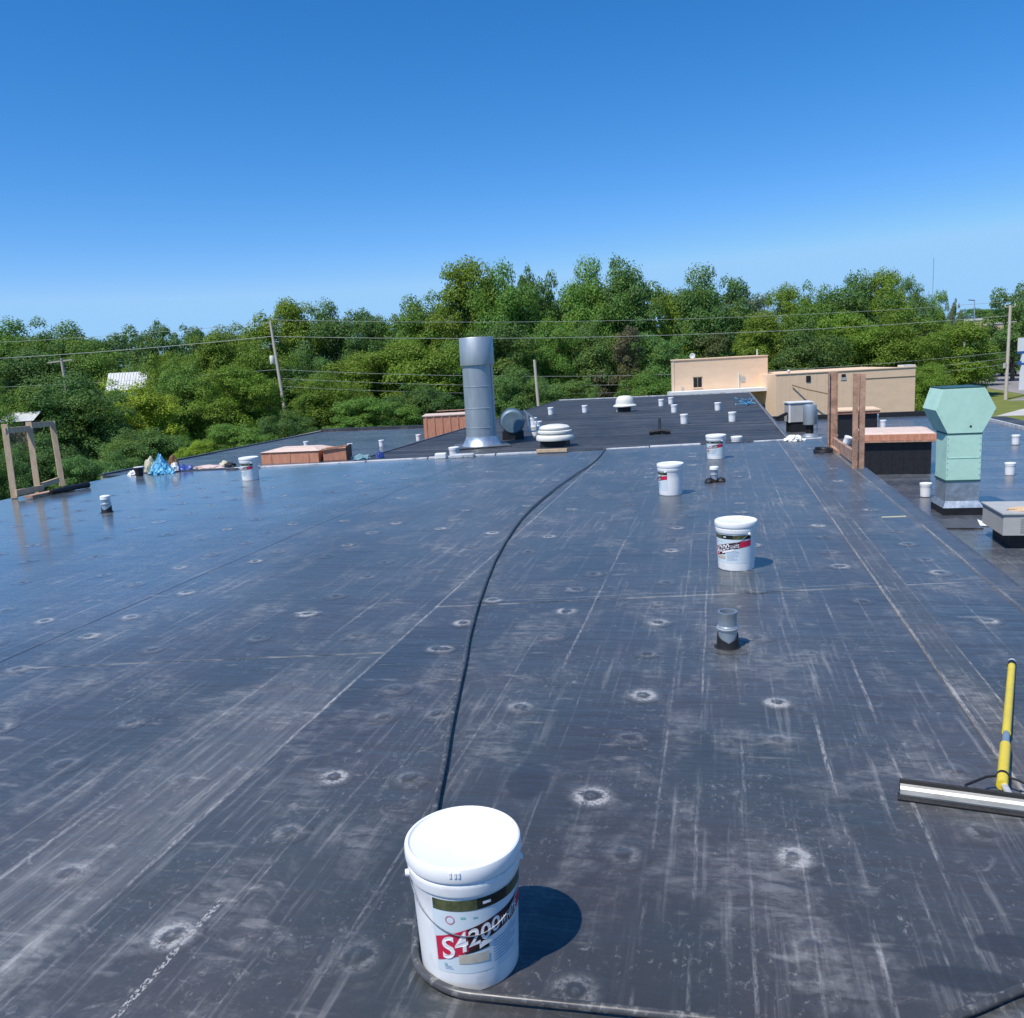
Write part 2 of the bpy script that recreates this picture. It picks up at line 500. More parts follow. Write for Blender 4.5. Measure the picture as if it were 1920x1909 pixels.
M_GREY = mat('grey painted cabinet', (0.42, 0.42, 0.40), 0.5, var=0.06, vscale=3, dirt=(0.3, 0.3, 0.28), dirt_amt=0.3)
M_RUST = mat('rusty steel', (0.40, 0.245, 0.17), 0.85, var=0.4, vscale=7, dirt=(0.20, 0.085, 0.05), dirt_amt=0.8, bump=0.4)
M_RUSTPALE = mat('weathered rust red sheet', (0.56, 0.25, 0.15), 0.8, var=0.25, vscale=4, dirt=(0.5, 0.28, 0.18), dirt_amt=0.5, stretch=(4, 4, 0.6))
M_PINKTOP = mat('faded pink cover sheet', (0.70, 0.54, 0.45), 0.7, var=0.1, vscale=3, dirt=(0.4, 0.24, 0.17), dirt_amt=0.4)
M_CREAM = mat('cream painted cap', (0.70, 0.69, 0.62), 0.5, var=0.05, vscale=4, dirt=(0.45, 0.44, 0.38), dirt_amt=0.3)
M_WOOD = mat('weathered lumber', (0.56, 0.41, 0.26), 0.8, var=0.2, vscale=5, dirt=(0.35, 0.25, 0.15), dirt_amt=0.5, stretch=(6, 6, 0.8), bump=0.3)
M_POLE = mat('pale utility pole wood', (0.42, 0.38, 0.31), 0.85, var=0.2, vscale=3, stretch=(6, 6, 0.4))
M_TAN = mat('tan painted block', (0.78, 0.56, 0.375), 0.85, var=0.05, vscale=1.2, dirt=(0.66, 0.46, 0.30), dirt_amt=0.35, stretch=(1, 1, 2.5), bump=0.2)
M_TANDK = mat('brown and shaded tan', (0.22, 0.16, 0.09), 0.85, var=0.15, vscale=2)
M_WHITE = mat('white painted metal', (0.78, 0.78, 0.75), 0.5, var=0.04, vscale=2, dirt=(0.6, 0.58, 0.5), dirt_amt=0.2)
M_STRIP = mat('white edge metal', (0.62, 0.63, 0.63), 0.45, 0.2, var=0.2, vscale=2.5, dirt=(0.12, 0.12, 0.13), dirt_amt=0.9)
M_GLASS = mat('dark window glass', (0.02, 0.022, 0.026), 0.12, var=0.2)
M_SHEDROOF = mat('pale metal sheeting', (0.60, 0.61, 0.60), 0.5, 0.2, var=0.12, vscale=1.2, stretch=(5, 1, 1))
M_BLUETARP = mat('light blue tarp', (0.10, 0.38, 0.58), 0.45, var=0.25, vscale=5)
M_NAVY = mat('dark blue plastic sheet', (0.03, 0.07, 0.30), 0.45, var=0.3, vscale=5)
M_PINK = mat('pale pink insulation sheet', (0.60, 0.46, 0.42), 0.8, var=0.12, vscale=5)
M_BROWN = mat('brown cloth', (0.20, 0.11, 0.05), 0.9, var=0.3, vscale=8)
M_STRAW = mat('pale straw sack', (0.55, 0.52, 0.36), 0.85, var=0.15, vscale=8)
M_TEALCLOTH = mat('grey teal cloth', (0.16, 0.28, 0.32), 0.8, var=0.2, vscale=8)
M_ASPHALT = mat('worn parking lot paving', (0.27, 0.245, 0.235), 0.9, var=0.12, vscale=0.12, dirt=(0.2, 0.19, 0.19), dirt_amt=0.6)
M_CONC = mat('pale concrete', (0.50, 0.48, 0.44), 0.85, var=0.08, vscale=0.5)
M_WIREL = mat('weathered cable', (0.34, 0.36, 0.33), 0.6, var=0.1)
M_SIGNW = mat('sign white face', (0.76, 0.78, 0.78), 0.4, var=0.02)
M_SIGNB = mat('sign blue face', (0.03, 0.11, 0.34), 0.4, var=0.05)
M_CARB = mat('silver blue car paint', (0.30, 0.38, 0.50), 0.25, 0.3, var=0.04)
M_CARK = mat('black car paint', (0.015, 0.015, 0.018), 0.2, 0.2, var=0.1)
M_CARW = mat('white car paint', (0.75, 0.75, 0.75), 0.25, var=0.02)
M_MAST = mat('far steel mast', (0.35, 0.42, 0.5), 0.6, 0.3, var=0.05)

tg = NT('ground grass and weeds')
gp = tg.pos()
gn = tg.noise(tg.scale(gp, (0.06, 0.06, 0.06)), 1.0, 6.0, 0.65)
gf = tg.noise(tg.scale(gp, (1.4, 1.4, 1.4)), 1.0, 5.0, 0.7)
gc = tg.mix(tg.ss(gn, 0.35, 0.65), (0.055, 0.085, 0.022), (0.135, 0.135, 0.045))
gc = tg.mix(tg.math('MULTIPLY', tg.ss(gf, 0.4, 0.7), 0.5), gc, (0.04, 0.06, 0.018))
tg.link(gc, tg.b.inputs['Base Color'])
tg.b.inputs['Roughness'].default_value = 0.95
tg.b.inputs['Specular IOR Level'].default_value = 0.1
tg.link(tg.bump(gf, 0.6, 0.1), tg.b.inputs['Normal'])
M_GROUND = tg.m
M_VERGE = mat('mown grass verge', (0.165, 0.19, 0.05), 0.95, var=0.15, vscale=0.4, dirt=(0.2, 0.17, 0.06), dirt_amt=0.5, spec=0.1)
M_HILL = mat('distant wooded hill', (0.06, 0.09, 0.035), 0.95, var=0.35, vscale=0.05, spec=0.05)

# ------------------------------------------------------------------ the setting: ground, lot, roofs
GZ = -5.4
g = MB()
g.add([(-3000, -2000, GZ), (3000, -2000, GZ), (3000, 4000, GZ), (-3000, 4000, GZ)], [(0, 1, 2, 3)])
tag(g.build('ground', M_GROUND), kind='structure')
g = MB()
g.prism([(36.5, 112.0), (31.6, 104.4), (34.0, 103.6), (120, 90), (150, 190), (95, 193), (54.6, 210), (37.0, 148), (38.0, 138)], GZ - 0.2, GZ + 0.03)
tag(g.build('parking_lot', M_ASPHALT), kind='structure')
g = MB()
g.prism([(15.5, 60), (31.5, 86), (36, 103.2), (31.5, 104.2), (36.4, 112.0), (37.9, 138), (36.9, 147.5), (15.5, 96)], GZ - 0.2, GZ + 0.02)
tag(g.build('grass_verge', M_VERGE), kind='structure')
g = MB()
g.prism([(24.6, 84), (29.0, 91.2), (120, 78), (118, 70)], GZ - 0.1, GZ + 0.05)
tag(g.build('concrete_path', M_CONC), kind='structure')
# low wooded rise far off to the right
hx, hy = 36, 24
vs_, fs_ = [], []
for j in range(hy + 1):
    for i in range(hx + 1):
        x = 20 + i * 10
        y = 235 + j * 12
        k = math.sin(PI * i / hx) * math.sin(PI * min(1, j / 12.0) / 2)
        if j > 12:
            k = math.sin(PI * i / hx)
        z = GZ - 0.3 + 15.0 * k ** 1.3 + 1.5 * noise.noise(Vector((x * .03, y * .03, 0))) * k
        vs_.append((x, y, z))
for j in range(hy):
    for i in range(hx):
        a = j * (hx + 1) + i
        fs_.append((a, a + 1, a + hx + 2, a + hx + 1))
tag(MB().add(vs_, fs_, True).build('hill', M_HILL), kind='structure')

SK = 0.218          # the cross seams and the far edge run slightly skew
XL, XR = -10.52, 1.85
def yfar(x):
    return 15.24 + SK * x
def rh(x, y):
    return 0.005 * noise.noise(Vector((x * 0.45, y * 0.6, 0.3))) + 0.002 * noise.noise(Vector((x * 1.7, y * 2.6, 4.0)))

roof = MB().prism([(XL, -5), (XR, -5), (XR, yfar(XR)), (XL, yfar(XL))], GZ, -0.03).build('flat_roof', M_WALL)
tag(roof, kind='structure')

def sheet(x0, x1, ya, yb, lift, m, name='membrane_sheet', parent=roof, dx=0.13, dy=0.16, skirt=0.008, hfun=rh):
    nx = max(2, int((x1 - x0) / dx))
    ny = max(2, int((yb(0.5 * (x0 + x1)) - ya(0.5 * (x0 + x1))) / dy))
    vs, fs = [], []
    for j in range(-1, ny + 2):
        for i in range(-1, nx + 2):
            ii, jj = min(max(i, 0), nx), min(max(j, 0), ny)
            x = x0 + (x1 - x0) * ii / nx
            a, b = ya(x), yb(x)
            y = a + (b - a) * jj / ny
            z = hfun(x, y) + lift
            if i != ii or j != jj:
                z -= skirt
            vs.append((x, y, z))
    W = nx + 3
    for j in range(ny + 2):
        for i in range(nx + 2):
            if (i in (0, nx + 1)) and (j in (0, ny + 1)):
                continue
            a = j * W + i
            fs.append((a, a + 1, a + W + 1, a + W))
    return MB().add(vs, fs, True).build(name, m, parent, auto=60)

near = lambda x: -4.9
ys1 = lambda x: 5.55 + SK * x
ys2 = lambda x: 4.66 + SK * x
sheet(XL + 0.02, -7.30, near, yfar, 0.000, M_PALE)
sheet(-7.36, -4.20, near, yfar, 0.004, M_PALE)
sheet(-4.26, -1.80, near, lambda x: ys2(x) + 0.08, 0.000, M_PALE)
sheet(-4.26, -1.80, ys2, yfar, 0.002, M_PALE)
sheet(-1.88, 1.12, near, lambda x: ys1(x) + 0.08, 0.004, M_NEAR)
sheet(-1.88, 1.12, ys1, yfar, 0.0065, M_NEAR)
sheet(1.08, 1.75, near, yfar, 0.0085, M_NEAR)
sheet(1.03, 1.21, near, yfar, 0.012, M_SEAM, 'seam_strip', dx=0.06)
sheet(1.72, 1.86, near, yfar, 0.0135, M_FLASH, 'edge_flashing', dx=0.06)

# edge metal along the far edge and the right-hand edge
def strip(xa, xb, wd, z, m=None):
    mb = MB()
    n = max(1, int((xb - xa) / 0.5))
    n = 1
    for k in range(n):
        a, b = xa, xb - 0.006
        mb.add([(a, yfar(a) - 0.01, z), (b, yfar(b) - 0.01, z), (b, yfar(b) + wd, z + 0.012), (a, yfar(a) + wd, z + 0.012),
                (a, yfar(a) + wd, z - 0.12), (b, yfar(b) + wd, z - 0.12), (a, yfar(a) - 0.01, z - 0.02), (b, yfar(b) - 0.01, z - 0.02)],
               [(0, 1, 2, 3), (3, 2, 5, 4), (6, 7, 1, 0)])
    return mb.build('edge_metal', m or M_STRIP, roof)
strip(-10.5, -8.6, 0.05, 0.010, M_FLASH)
strip(-8.58, -6.2, 0.035, 0.012)
strip(-6.18, -5.1, 0.045, 0.018)
strip(-5.08, -3.9, 0.05, 0.022)
strip(-3.88, -3.0, 0.07, 0.022)
strip(-2.98, -2.0, 0.02, 0.012, M_FLASH)
strip(-1.98, -1.2, 0.03, 0.014)
strip(-1.18, -0.3, 0.045, 0.020)
strip(-0.28, 0.6, 0.02, 0.012, M_FLASH)
strip(0.62, 1.80, 0.035, 0.014)
mb = MB()
mb.add([(1.86, -4.9, 0.012), (1.885, -4.9, 0.018), (1.885, yfar(1.88), 0.018), (1.86, yfar(1.86), 0.012), (1.885, -4.9, -0.10), (1.885, yfar(1.88), -0.10)], [(0, 1, 2, 3), (1, 4, 5, 2)])
mb.build('edge_metal', M_FLASH, roof)

# fastener plates telegraphing through the membrane
prof = [(0.0001, 0.0062), (0.010, 0.0060), (0.014, 0.0045), (0.030, 0.0045), (0.040, 0.0022), (0.058, 0.0010), (0.085, 0.0004), (0.097, 0.0002), (0.100, -0.0015)]
pl = MB().lathe(prof, 28)
pl_near, pl_clean = pl.mesh('fastener_plate', M_RING), pl.mesh('fastener_plate', M_CRING)
SPOT = [(-2.76, 3.20), (-2.76, 2.77), (-2.12, 2.08), (-1.56, 1.86), (-1.49, 2.42), (-0.99, 1.87), (-1.20, 2.85), (-1.61, 3.73), (-0.31, 2.46),
        (0.22, 2.53), (0.23, 2.11), (-0.36, 3.78), (-0.92, 3.58), (0.25, 3.76), (0.23, 3.38), (-0.47, 2.82), (-0.38, 3.32), (0.83, 2.77),
        (0.85, 3.20), (-1.51, 2.82), (-2.14, 2.73), (-1.53, 3.40), (-1.29, 3.46), (-0.37, 1.85), (-1.55, 4.33)]
rp = random.Random(3)
for ix in range(-15, 3):
    for iy in range(0, 26):
        x = 0.24 + 0.6 * ix + rp.uniform(-0.05, 0.05)
        y = 1.6 + 0.5 * iy + (0.25 if ix % 2 else 0) + rp.uniform(-0.08, 0.08)
        if y > yfar(x) - 0.6 or x < XL + 0.5 or (y < 4.2 and x > -2.9) or rp.random() < 0.30:
            continue
        if y < 1.0 + abs(x) * 0.25:
            continue
        SPOT.append((x, y))
SPOT.sort(key=lambda q: q[0] ** 2 + q[1] ** 2)
SPOT = SPOT[:285]
def lift_at(x, y):
    if x < -7.36: return 0.0
    if x < -4.26: return 0.004
    if x < -1.86: return 0.002 if y > ys2(x) else 0.0
    if x > 1.1: return 0.0085
    return 0.0065 if y > ys1(x) else 0.004
for (x, y) in SPOT:
    if -2.0 < x < -1.78 or 0.98 < x < 1.26:
        continue
    o = bpy.data.objects.new('fastener_plate', pl_near if x > -4.26 else pl_clean)
    COL.objects.link(o)
    o.parent = roof
    o.location = (x, y, rh(x, y) + lift_at(x, y) + 0.0008)
    o.scale = (rp.uniform(0.85, 1.1),) * 2 + (rp.uniform(0.5, 1.1),)
    o.rotation_euler = (0, 0, rp.uniform(0, 6.28))

# lower roofs around
FZ, SZ = -1.0, -2.5
far = MB().prism([(XL, yfar(XL) + 0.02), (2.0, yfar(2.0) + 0.02), (2.0, 56.3), (XL, 56.3)], GZ, FZ - 0.02).build('lower_flat_roof', M_WALL)
tag(far, kind='structure')
y = 12.0
k = 0
hf = lambda x, yy: FZ + 0.006 * noise.noise(Vector((x * 0.4, yy * 0.5, 9)))
while y < 56.2:
    y1 = min(y + 1.52, 56.25)
    ya = (lambda yy: (lambda x: max(yy - 0.05, yfar(x) + 0.05)))(y)
    yb = (lambda yy: (lambda x: max(yy, yfar(x) + 0.06)))(y1)
    if y1 > 13.2:
        sheet(XL + 0.03, 1.98, ya, yb, 0.004 * (k % 2) + 0.002 * (k % 3), M_FAR, parent=far, dx=0.6, dy=0.5, skirt=0.012, hfun=hf)
    y = y1
    k += 1
mb = MB().box((-4.26, 56.32, FZ + 0.02), (12.5, 0.12, 0.10))
mb.build('edge_metal', M_STRIP, far)
mb = MB().box((2.02, 36.0, FZ + 0.01), (0.08, 40.5, 0.08)).box((XL - 0.02, 35.0, FZ + 0.005), (0.06, 42.0, 0.06))
mb.build('edge_flashing', M_FLASH, far)

side = MB().prism([(1.88, -5), (13.35, -5), (13.35, 51.2), (2.02, 51.2)], GZ, SZ - 0.02).build('side_flat_roof', M_WALL)
tag(side, kind='structure')
hs_ = lambda x, yy: SZ + 0.010 * noise.noise(Vector((x * 0.4, yy * 0.6, 2))) + 0.004 * noise.noise(Vector((x * 1.1, yy * 2.0, 5)))
y = 10.0
k = 0
while y < 51:
    y1 = min(y + 3.05, 51.1)
    sheet(2.03, 13.30, (lambda v: lambda x: v - 0.06)(y), (lambda v: lambda x: v)(y1), 0.004 * (k % 2), M_SIDE, parent=side, dx=0.4, dy=0.25, skirt=0.012, hfun=hs_)
    y = y1
    k += 1
MB().box((7.7, 51.25, SZ + 0.12), (11.3, 0.22, 0.30)).build('parapet', M_BLACK, side)
MB().box((13.36, 24.0, SZ + 0.05), (0.14, 54.0, 0.14)).build('coping', M_STRIP, side)
ledge = MB().prism([(13.45, 0), (15.4, 0), (15.4, 51.2), (13.45, 51.2)], GZ, SZ - 0.18).build('ledge_flat_roof', M_FAR)
tag(ledge, kind='structure')

wing = MB().prism([(-28.2, 33.0), (XL - 0.05, 33.0), (XL - 0.05, 56.0), (-29.2, 57.6)], GZ, SZ - 0.02).build('wing_flat_roof', M_WALL)
tag(wing, kind='structure')
y = 33.0
k = 0
while y < 55.9:
    y1 = min(y + 3.05, 55.9)
    sheet(-28.1, XL - 0.08, (lambda v: lambda x: v - 0.06)(y), (lambda v: lambda x: v)(y1), 0.004 * (k % 2), M_SIDE, parent=wing, dx=0.6, dy=0.4, skirt=0.012, hfun=hs_)
    y = y1
    k += 1
MB().box((-19.8, 55.95, SZ + 0.10), (16.8, 0.25, 0.22)).build('parapet', M_FLASH, wing)
MB().box((-28.2, 44.5, SZ + 0.02), (0.2, 22.8, 0.10)).build('coping', M_FLASH, wing)

# ------------------------------------------------------------------ white pails
def prad(z):
    return 0.131 + 0.040 * z
PAIL = [(0.0001, 0.004), (0.122, 0.004), (0.126, 0.0), (0.1305, 0.005), (0.1315, 0.012), (prad(0.10), 0.10), (prad(0.2), 0.2), (0.1423, 0.279), (0.1440, 0.283),
        (0.1478, 0.285), (0.1490, 0.290), (0.1505, 0.306), (0.1512, 0.314), (0.1500, 0.3175), (0.1462, 0.3185), (0.1462, 0.330)]
LIDP = [(0.1470, 0.325), (0.1535, 0.3265), (0.1548, 0.330), (0.1556, 0.345), (0.1552, 0.357), (0.1530, 0.3640), (0.1490, 0.3670), (0.1445, 0.3665), (0.1415, 0.3620), (0.1380, 0.3605), (0.0001, 0.3612)]
def wrap(phi, z, off):
    a = math.radians(phi - 90)
    q = prad(z) + off
    return (q * math.cos(a), q * math.sin(a), z)
def patch(p0, p1, zt, zb, off, mb=None, step=4.0):
    mb = mb or MB()
    n = max(1, int(abs(p1 - p0) / step))
    vs, fs = [], []
    for i in range(n + 1):
        ph = p0 + (p1 - p0) * i / n
        t = zt(ph) if callable(zt) else zt
        b = zb(ph) if callable(zb) else zb
        for k in range(3):
            vs.append(wrap(ph, b + (t - b) * k / 2, off))
    for i in range(n):
        for k in range(2):
            a = i * 3 + k
            fs.append((a, a + 3, a + 4, a + 1))
    return mb.add(vs, fs, True)
def glyph(ch):
    cu = bpy.data.curves.new('glyph', 'FONT')
    cu.body = ch
    cu.size = 1.0
    cu.offset = 0.022
    cu.resolution_u = 4
    ob = bpy.data.objects.new('glyph', cu)
    COL.objects.link(ob)
    bpy.context.view_layer.update()
    me = bpy.data.meshes.new_from_object(ob.evaluated_get(bpy.context.evaluated_depsgraph_get()))
    vs = np.array([v.co[:2] for v in me.vertices])
    fs = [tuple(f.vertices) for f in me.polygons]
    bpy.data.objects.remove(ob)
    bpy.data.curves.remove(cu)
    bpy.data.meshes.remove(me)
    vs = (vs - vs.min(0)) / (vs.max(0) - vs.min(0)) - 0.5
    return vs, fs
def letter(mb, ch, phi, z, wd, ht, slope, off=0.0030, lean=0.0):
    vs, fs = glyph(ch)
    out = []
    for x, y in vs:
        u = x * wd + y * ht * lean
        zz = z + y * ht + slope * u
        out.append(wrap(phi + math.degrees(u / prad(z)), zz, off))
    return mb.add(out, fs)
TOPX = [-38, -6, 27, 57, 85, 102]
TOPZ = [0.161, 0.187, 0.209, 0.222, 0.231, 0.236]
BOTX = [-38, -8, 15, 50, 85, 102]
BOTZ = [0.091, 0.117, 0.147, 0.170, 0.186, 0.192]
zt = lambda ph: float(np.interp(ph, TOPX, TOPZ))
zb = lambda ph: float(np.interp(ph, BOTX, BOTZ))
pail_me = MB().lathe(PAIL, 56).mesh('pail', M_PLASTIC, 30)
lid_me = MB().lathe(LIDP, 56).mesh('lid', M_LID, 35)
def lk(name, me, parent):
    o = bpy.data.objects.new(name, me)
    COL.objects.link(o)
    o.parent = parent
    return o
def make_pail(label, loc, rz, printed=True):
    t = thing('bucket', label, 'bucket', loc, rz, 'white coating pails standing about the roofs')
    lk('pail', pail_me, t)
    lk('lid', lid_me, t)
    if not printed:
        return t
    lab = patch(-40, 104, 0.276, 0.060, 0.0006).build('label', M_LABEL, t)
    for a, b in ((-38, 10), (46, 84)):
        patch(a, b, 0.273, 0.242, 0.0013).build('photo_strip', M_LABGREEN, lab)
    for a, b in ((10, 46), (84, 102)):
        patch(a, b, 0.2735, 0.2425, 0.0013).build('black_strip', M_LABDARK, lab)
    patch(-6, 21, lambda q: 0.148 + (q + 6) * 0.0003, lambda q: 0.117 + (q + 6) * 0.0004, 0.0013).build('black_strip', M_LABDARK, lab)
    patch(-38, -2, zt, zb, 0.0016).build('red_block', M_RED, lab)
    patch(-2, 66, zt, zb, 0.0016, step=3).build('maroon_band', M_MAROON, lab)
    patch(66, 102, zt, zb, 0.0016).build('red_block', M_RED, lab)
    patch(16, 25, 0.262, 0.254, 0.0019).build('white_bar', M_INK, lab)
    patch(10, 48, lambda q: zb(q) + 0.004, lambda q: zb(q) - 0.012, 0.0022).build('white_bar', M_INK, lab)
    for ch, ph, z, wd, ht, sl in (('S', -23.5, 0.136, 0.034, 0.064, 0.30), ('4', -9.0, 0.153, 0.034, 0.059, 0.30), ('2', 5.0, 0.167, 0.030, 0.050, 0.28), ('0', 17.8, 0.177, 0.028, 0.046, 0.24), ('0', 29.6, 0.187, 0.026, 0.042, 0.2)):
        letter(MB(), ch, ph, z, wd, ht, sl).build('letter', M_INK, lab)
    s = MB()
    for ch, ph, wd in (('W', 40, 0.019), ('H', 47.5, 0.013), ('I', 52.3, 0.004), ('T', 56.6, 0.012), ('E', 62, 0.011)):
        letter(s, ch, ph, 0.186 + (ph - 40) * 0.0004, wd, 0.026, 0.15)
    tag(s.build('lettering', M_INK, lab), kind='stuff')
    patch(-13, 20.5, 0.116, 0.089, 0.0018).build('picture', M_BEIGE, lab)
    s = MB()
    for k in range(9):
        z = 0.148 - k * 0.0085
        patch(26, 26 + (40 if k % 3 else 30) - k, lambda q, z=z: z + (q - 26) * 0.0003, lambda q, z=z: z - 0.0022 + (q - 26) * 0.0003, 0.0013, s)
    for k in range(3):
        patch(-30, -30 + 8 + k, 0.080 - 0.004 * k, 0.0785 - 0.004 * k, 0.0013, s)
    tag(s.build('small_print', M_GREYINK, lab), kind='stuff')
    s = MB()
    n = 20
    vs, fs = [], []
    for k in range(n):
        an = 2 * PI * k / n
        for q in (0.0125, 0.0098):
            vs.append(wrap(-19.5 + math.degrees(q * math.cos(an) / 0.139), 0.2165 + q * math.sin(an), 0.0014))
    fs = [(2 * k, 2 * ((k + 1) % n), 2 * ((k + 1) % n) + 1, 2 * k + 1) for k in range(n)]
    s.add(vs, fs)
    s.build('round_emblem', M_PINKINK, lab)
    for a, b, c, d in ((-8, -3, 0.226, 0.220), (5, 9.5, 0.223, 0.2185), (-30.5, -27, 0.0875, 0.0815)):
        patch(a, b, c, d, 0.0014).build('small_emblem', M_TEALINK, lab)
    pts = []
    for k in range(33):
        ph = -86 + 180 * k / 32
        z = 0.283 - 0.112 * math.sin(PI * k / 32)
        pts.append(wrap(ph, z, 0.0045 if 0 < k < 32 else 0.008))
    MB().tube(pts, 0.0016, 6).build('bail_handle', M_WIRE, t)
    for ph in (-87, 95):
        e = MB()
        a = math.radians(ph - 90)
        e.lathe([(0.0001, 0.012), (0.009, 0.012), (0.011, 0.0), (0.011, -0.006)], 12)
        R = Matrix.Rotation(a, 4, 'Z') @ Matrix.Translation((0.146, 0, 0.280)) @ Matrix.Rotation(PI / 2, 4, 'Y')
        e.v = [tuple(R @ Vector(q)) for q in e.v]
        e.build('bail_ear', M_PLASTIC, t)
    for ph in (-14, -9.5, -6):
        tb = MB()
        a = math.radians(ph - 90)
        tb.box((0.1563 * math.cos(a), 0.1563 * math.sin(a), 0.352), (0.003, 0.006, 0.014), rz=a)
        tb.build('lid_tab', M_LID, t)
    return t
def face(x, y):
    return math.atan2(-y, -x) + PI / 2
x, y = -0.672, 1.925
p1 = make_pail('largest white bucket up close with red and white printed label', (x, y, rh(x, y) + 0.001), face(x, y))
for (x, y, turn, lab) in [(0.123, 6.28, -55, 'white bucket with red swoosh label behind the near pipe stub'),
                          (-0.54, 9.72, -118, 'white bucket with its label turned to the left in mid roof'),
                          (-0.03, 13.06, -58, 'white labelled bucket right before the far edge of the dusty roof'),
                          (-7.27, 11.80, -82, 'lone white bucket mirrored in the shiny left part of the roof')]:
    dup(p1, (x, y, rh(x, y) + lift_at(x, y) + 0.001), face(x, y) + math.radians(turn), lab)
plain = None
def far_pail(x, y, z, lab, tilt=None):
    global plain
    if plain is None:
        plain = make_pail(lab, (x, y, z), face(x, y), False)
        o = plain
    else:
        o = dup(plain, (x, y, z), face(x, y), lab)
    if tilt:
        o.rotation_euler = tilt
    return o
for (x, y, lab) in [(-1.25, 32.59, 'white bucket nearest on the dark lower roof, left one of its two nearest'),
                    (0.54, 32.80, 'white bucket nearest on the dark lower roof, right one of its two nearest'),
                    (0.01, 39.61, 'white bucket on the lower roof just left of the blue ribbon tangle'),
                    (-1.95, 39.29, 'white bucket in front of the pair at the back of the lower roof'),
                    (-2.89, 44.79, 'left bucket of the pair under the left end of the white canopy'),
                    (-2.47, 46.43, 'right bucket of the pair under the left end of the white canopy'),
                    (-6.52, 41.90, 'white bucket left of the far mushroom vent on the lower roof'),
                    (-8.15, 41.26, 'white bucket by the foot of the bare pole on the lower roof'),
                    (-6.42, 29.4, 'front bucket of three in line beside the near mushroom vent'),
                    (-6.78, 31.7, 'middle bucket of three in line beside the near mushroom vent'),
                    (-7.45, 33.95, 'back bucket of three in line beside the near mushroom vent'),
                    (0.49, 23.1, 'bucket with only its lid showing behind the far labelled bucket'),
                    (-7.30, 22.5, 'bucket with only its lid showing left of the metal stack foot')]:
    far_pail(x, y, FZ + 0.008, lab)
for (x, y, lab) in [(8.55, 27.70, 'white bucket mirrored on the side roof right of the green vent'),
                    (11.17, 35.71, 'white bucket at the right border, farther along the side roof'),
                    (5.40, 24.0, 'white bucket half hidden behind the left edge of the green vent'),
                    (8.34, 48.67, 'far white bucket near the black parapet of the side roof'),
                    (8.02, 44.72, 'white bucket showing above the pink cover of the black curb'),
                    (4.85, 37.9, 'white bucket between the rusty posts, upright')]:
    far_pail(x, y, SZ + 0.012, lab)
far_pail(5.17, 37.0, SZ + 0.05, 'white bucket leaning over between the rusty posts', (0.25, 0.35, 0))
for (x, y, lab) in [(-19.25, 41.29, 'white bucket right beside the end of the rust red curb'),
                    (-18.08, 42.85, 'white bucket in the middle of the left wing roof'),
                    (-16.97, 45.74, 'white bucket near the tall rust red box on the wing roof'),
                    (-23.06, 43.62, 'white bucket peeping over the pale top of the rust red curb')]:
    far_pail(x, y, SZ + 0.012, lab)

# ------------------------------------------------------------------ hoses
HP = [(-1.98, 15.25), (-1.96, 14.6), (-1.90, 12.95), (-1.97, 11.36), (-2.02, 9.58), (-1.98, 8.11), (-1.83, 6.70), (-1.65, 5.54), (-1.49, 4.71), (-1.33, 4.00),
      (-1.20, 3.41), (-1.10, 3.01), (-1.03, 2.68), (-0.955, 2.38), (-0.885, 2.11), (-0.845, 1.96), (-0.805, 1.86), (-0.745, 1.805), (-0.665, 1.775), (-0.56, 1.775), (-0.40, 1.782), (-0.20, 1.79), (0.05, 1.79), (0.4, 1.72)]
def spline(pts, n=8):
    out = []
    P = [Vector(q) for q in pts]
    P = [2 * P[0] - P[1]] + P + [2 * P[-1] - P[-2]]
    for i in range(1, len(P) - 2):
        a, b, c, d = P[i - 1:i + 3]
        for k in range(n):
            t = k / n
            out.append(0.5 * ((2 * b) + (c - a) * t + (2 * a - 5 * b + 4 * c - d) * t * t + (3 * b - a - 3 * c + d) * t ** 3))
    out.append(P[-2])
    return out
HR = 0.0118
hp = spline([(x, y, 0) for x, y in HP], 8)
hp = [Vector((q.x + 0.006 * noise.noise(Vector((q.y * 2.1, 0, 1))), q.y, rh(q.x, q.y) + 0.0105 + HR)) for q in hp]
hp = [Vector((-2.0, 15.6, -0.35)), Vector((-1.99, 15.32, -0.02))] + hp[6:]
tag(MB().tube(hp, HR, 14).build('hose', M_HOSE), 'long black hose winding up the roof and curling round the largest bucket', 'hose')
hp = spline([(0.45, 1.86, 0), (0.58, 1.94, 0), (0.73, 2.04, 0), (0.95, 2.14, 0), (1.4, 2.2, 0)], 8)
tag(MB().tube([Vector((q.x, q.y, rh(q.x, q.y) + 0.008 + HR)) for q in hp], HR, 14).build('hose', M_HOSE), 'short bit of black hose crossing the bottom right corner', 'hose')

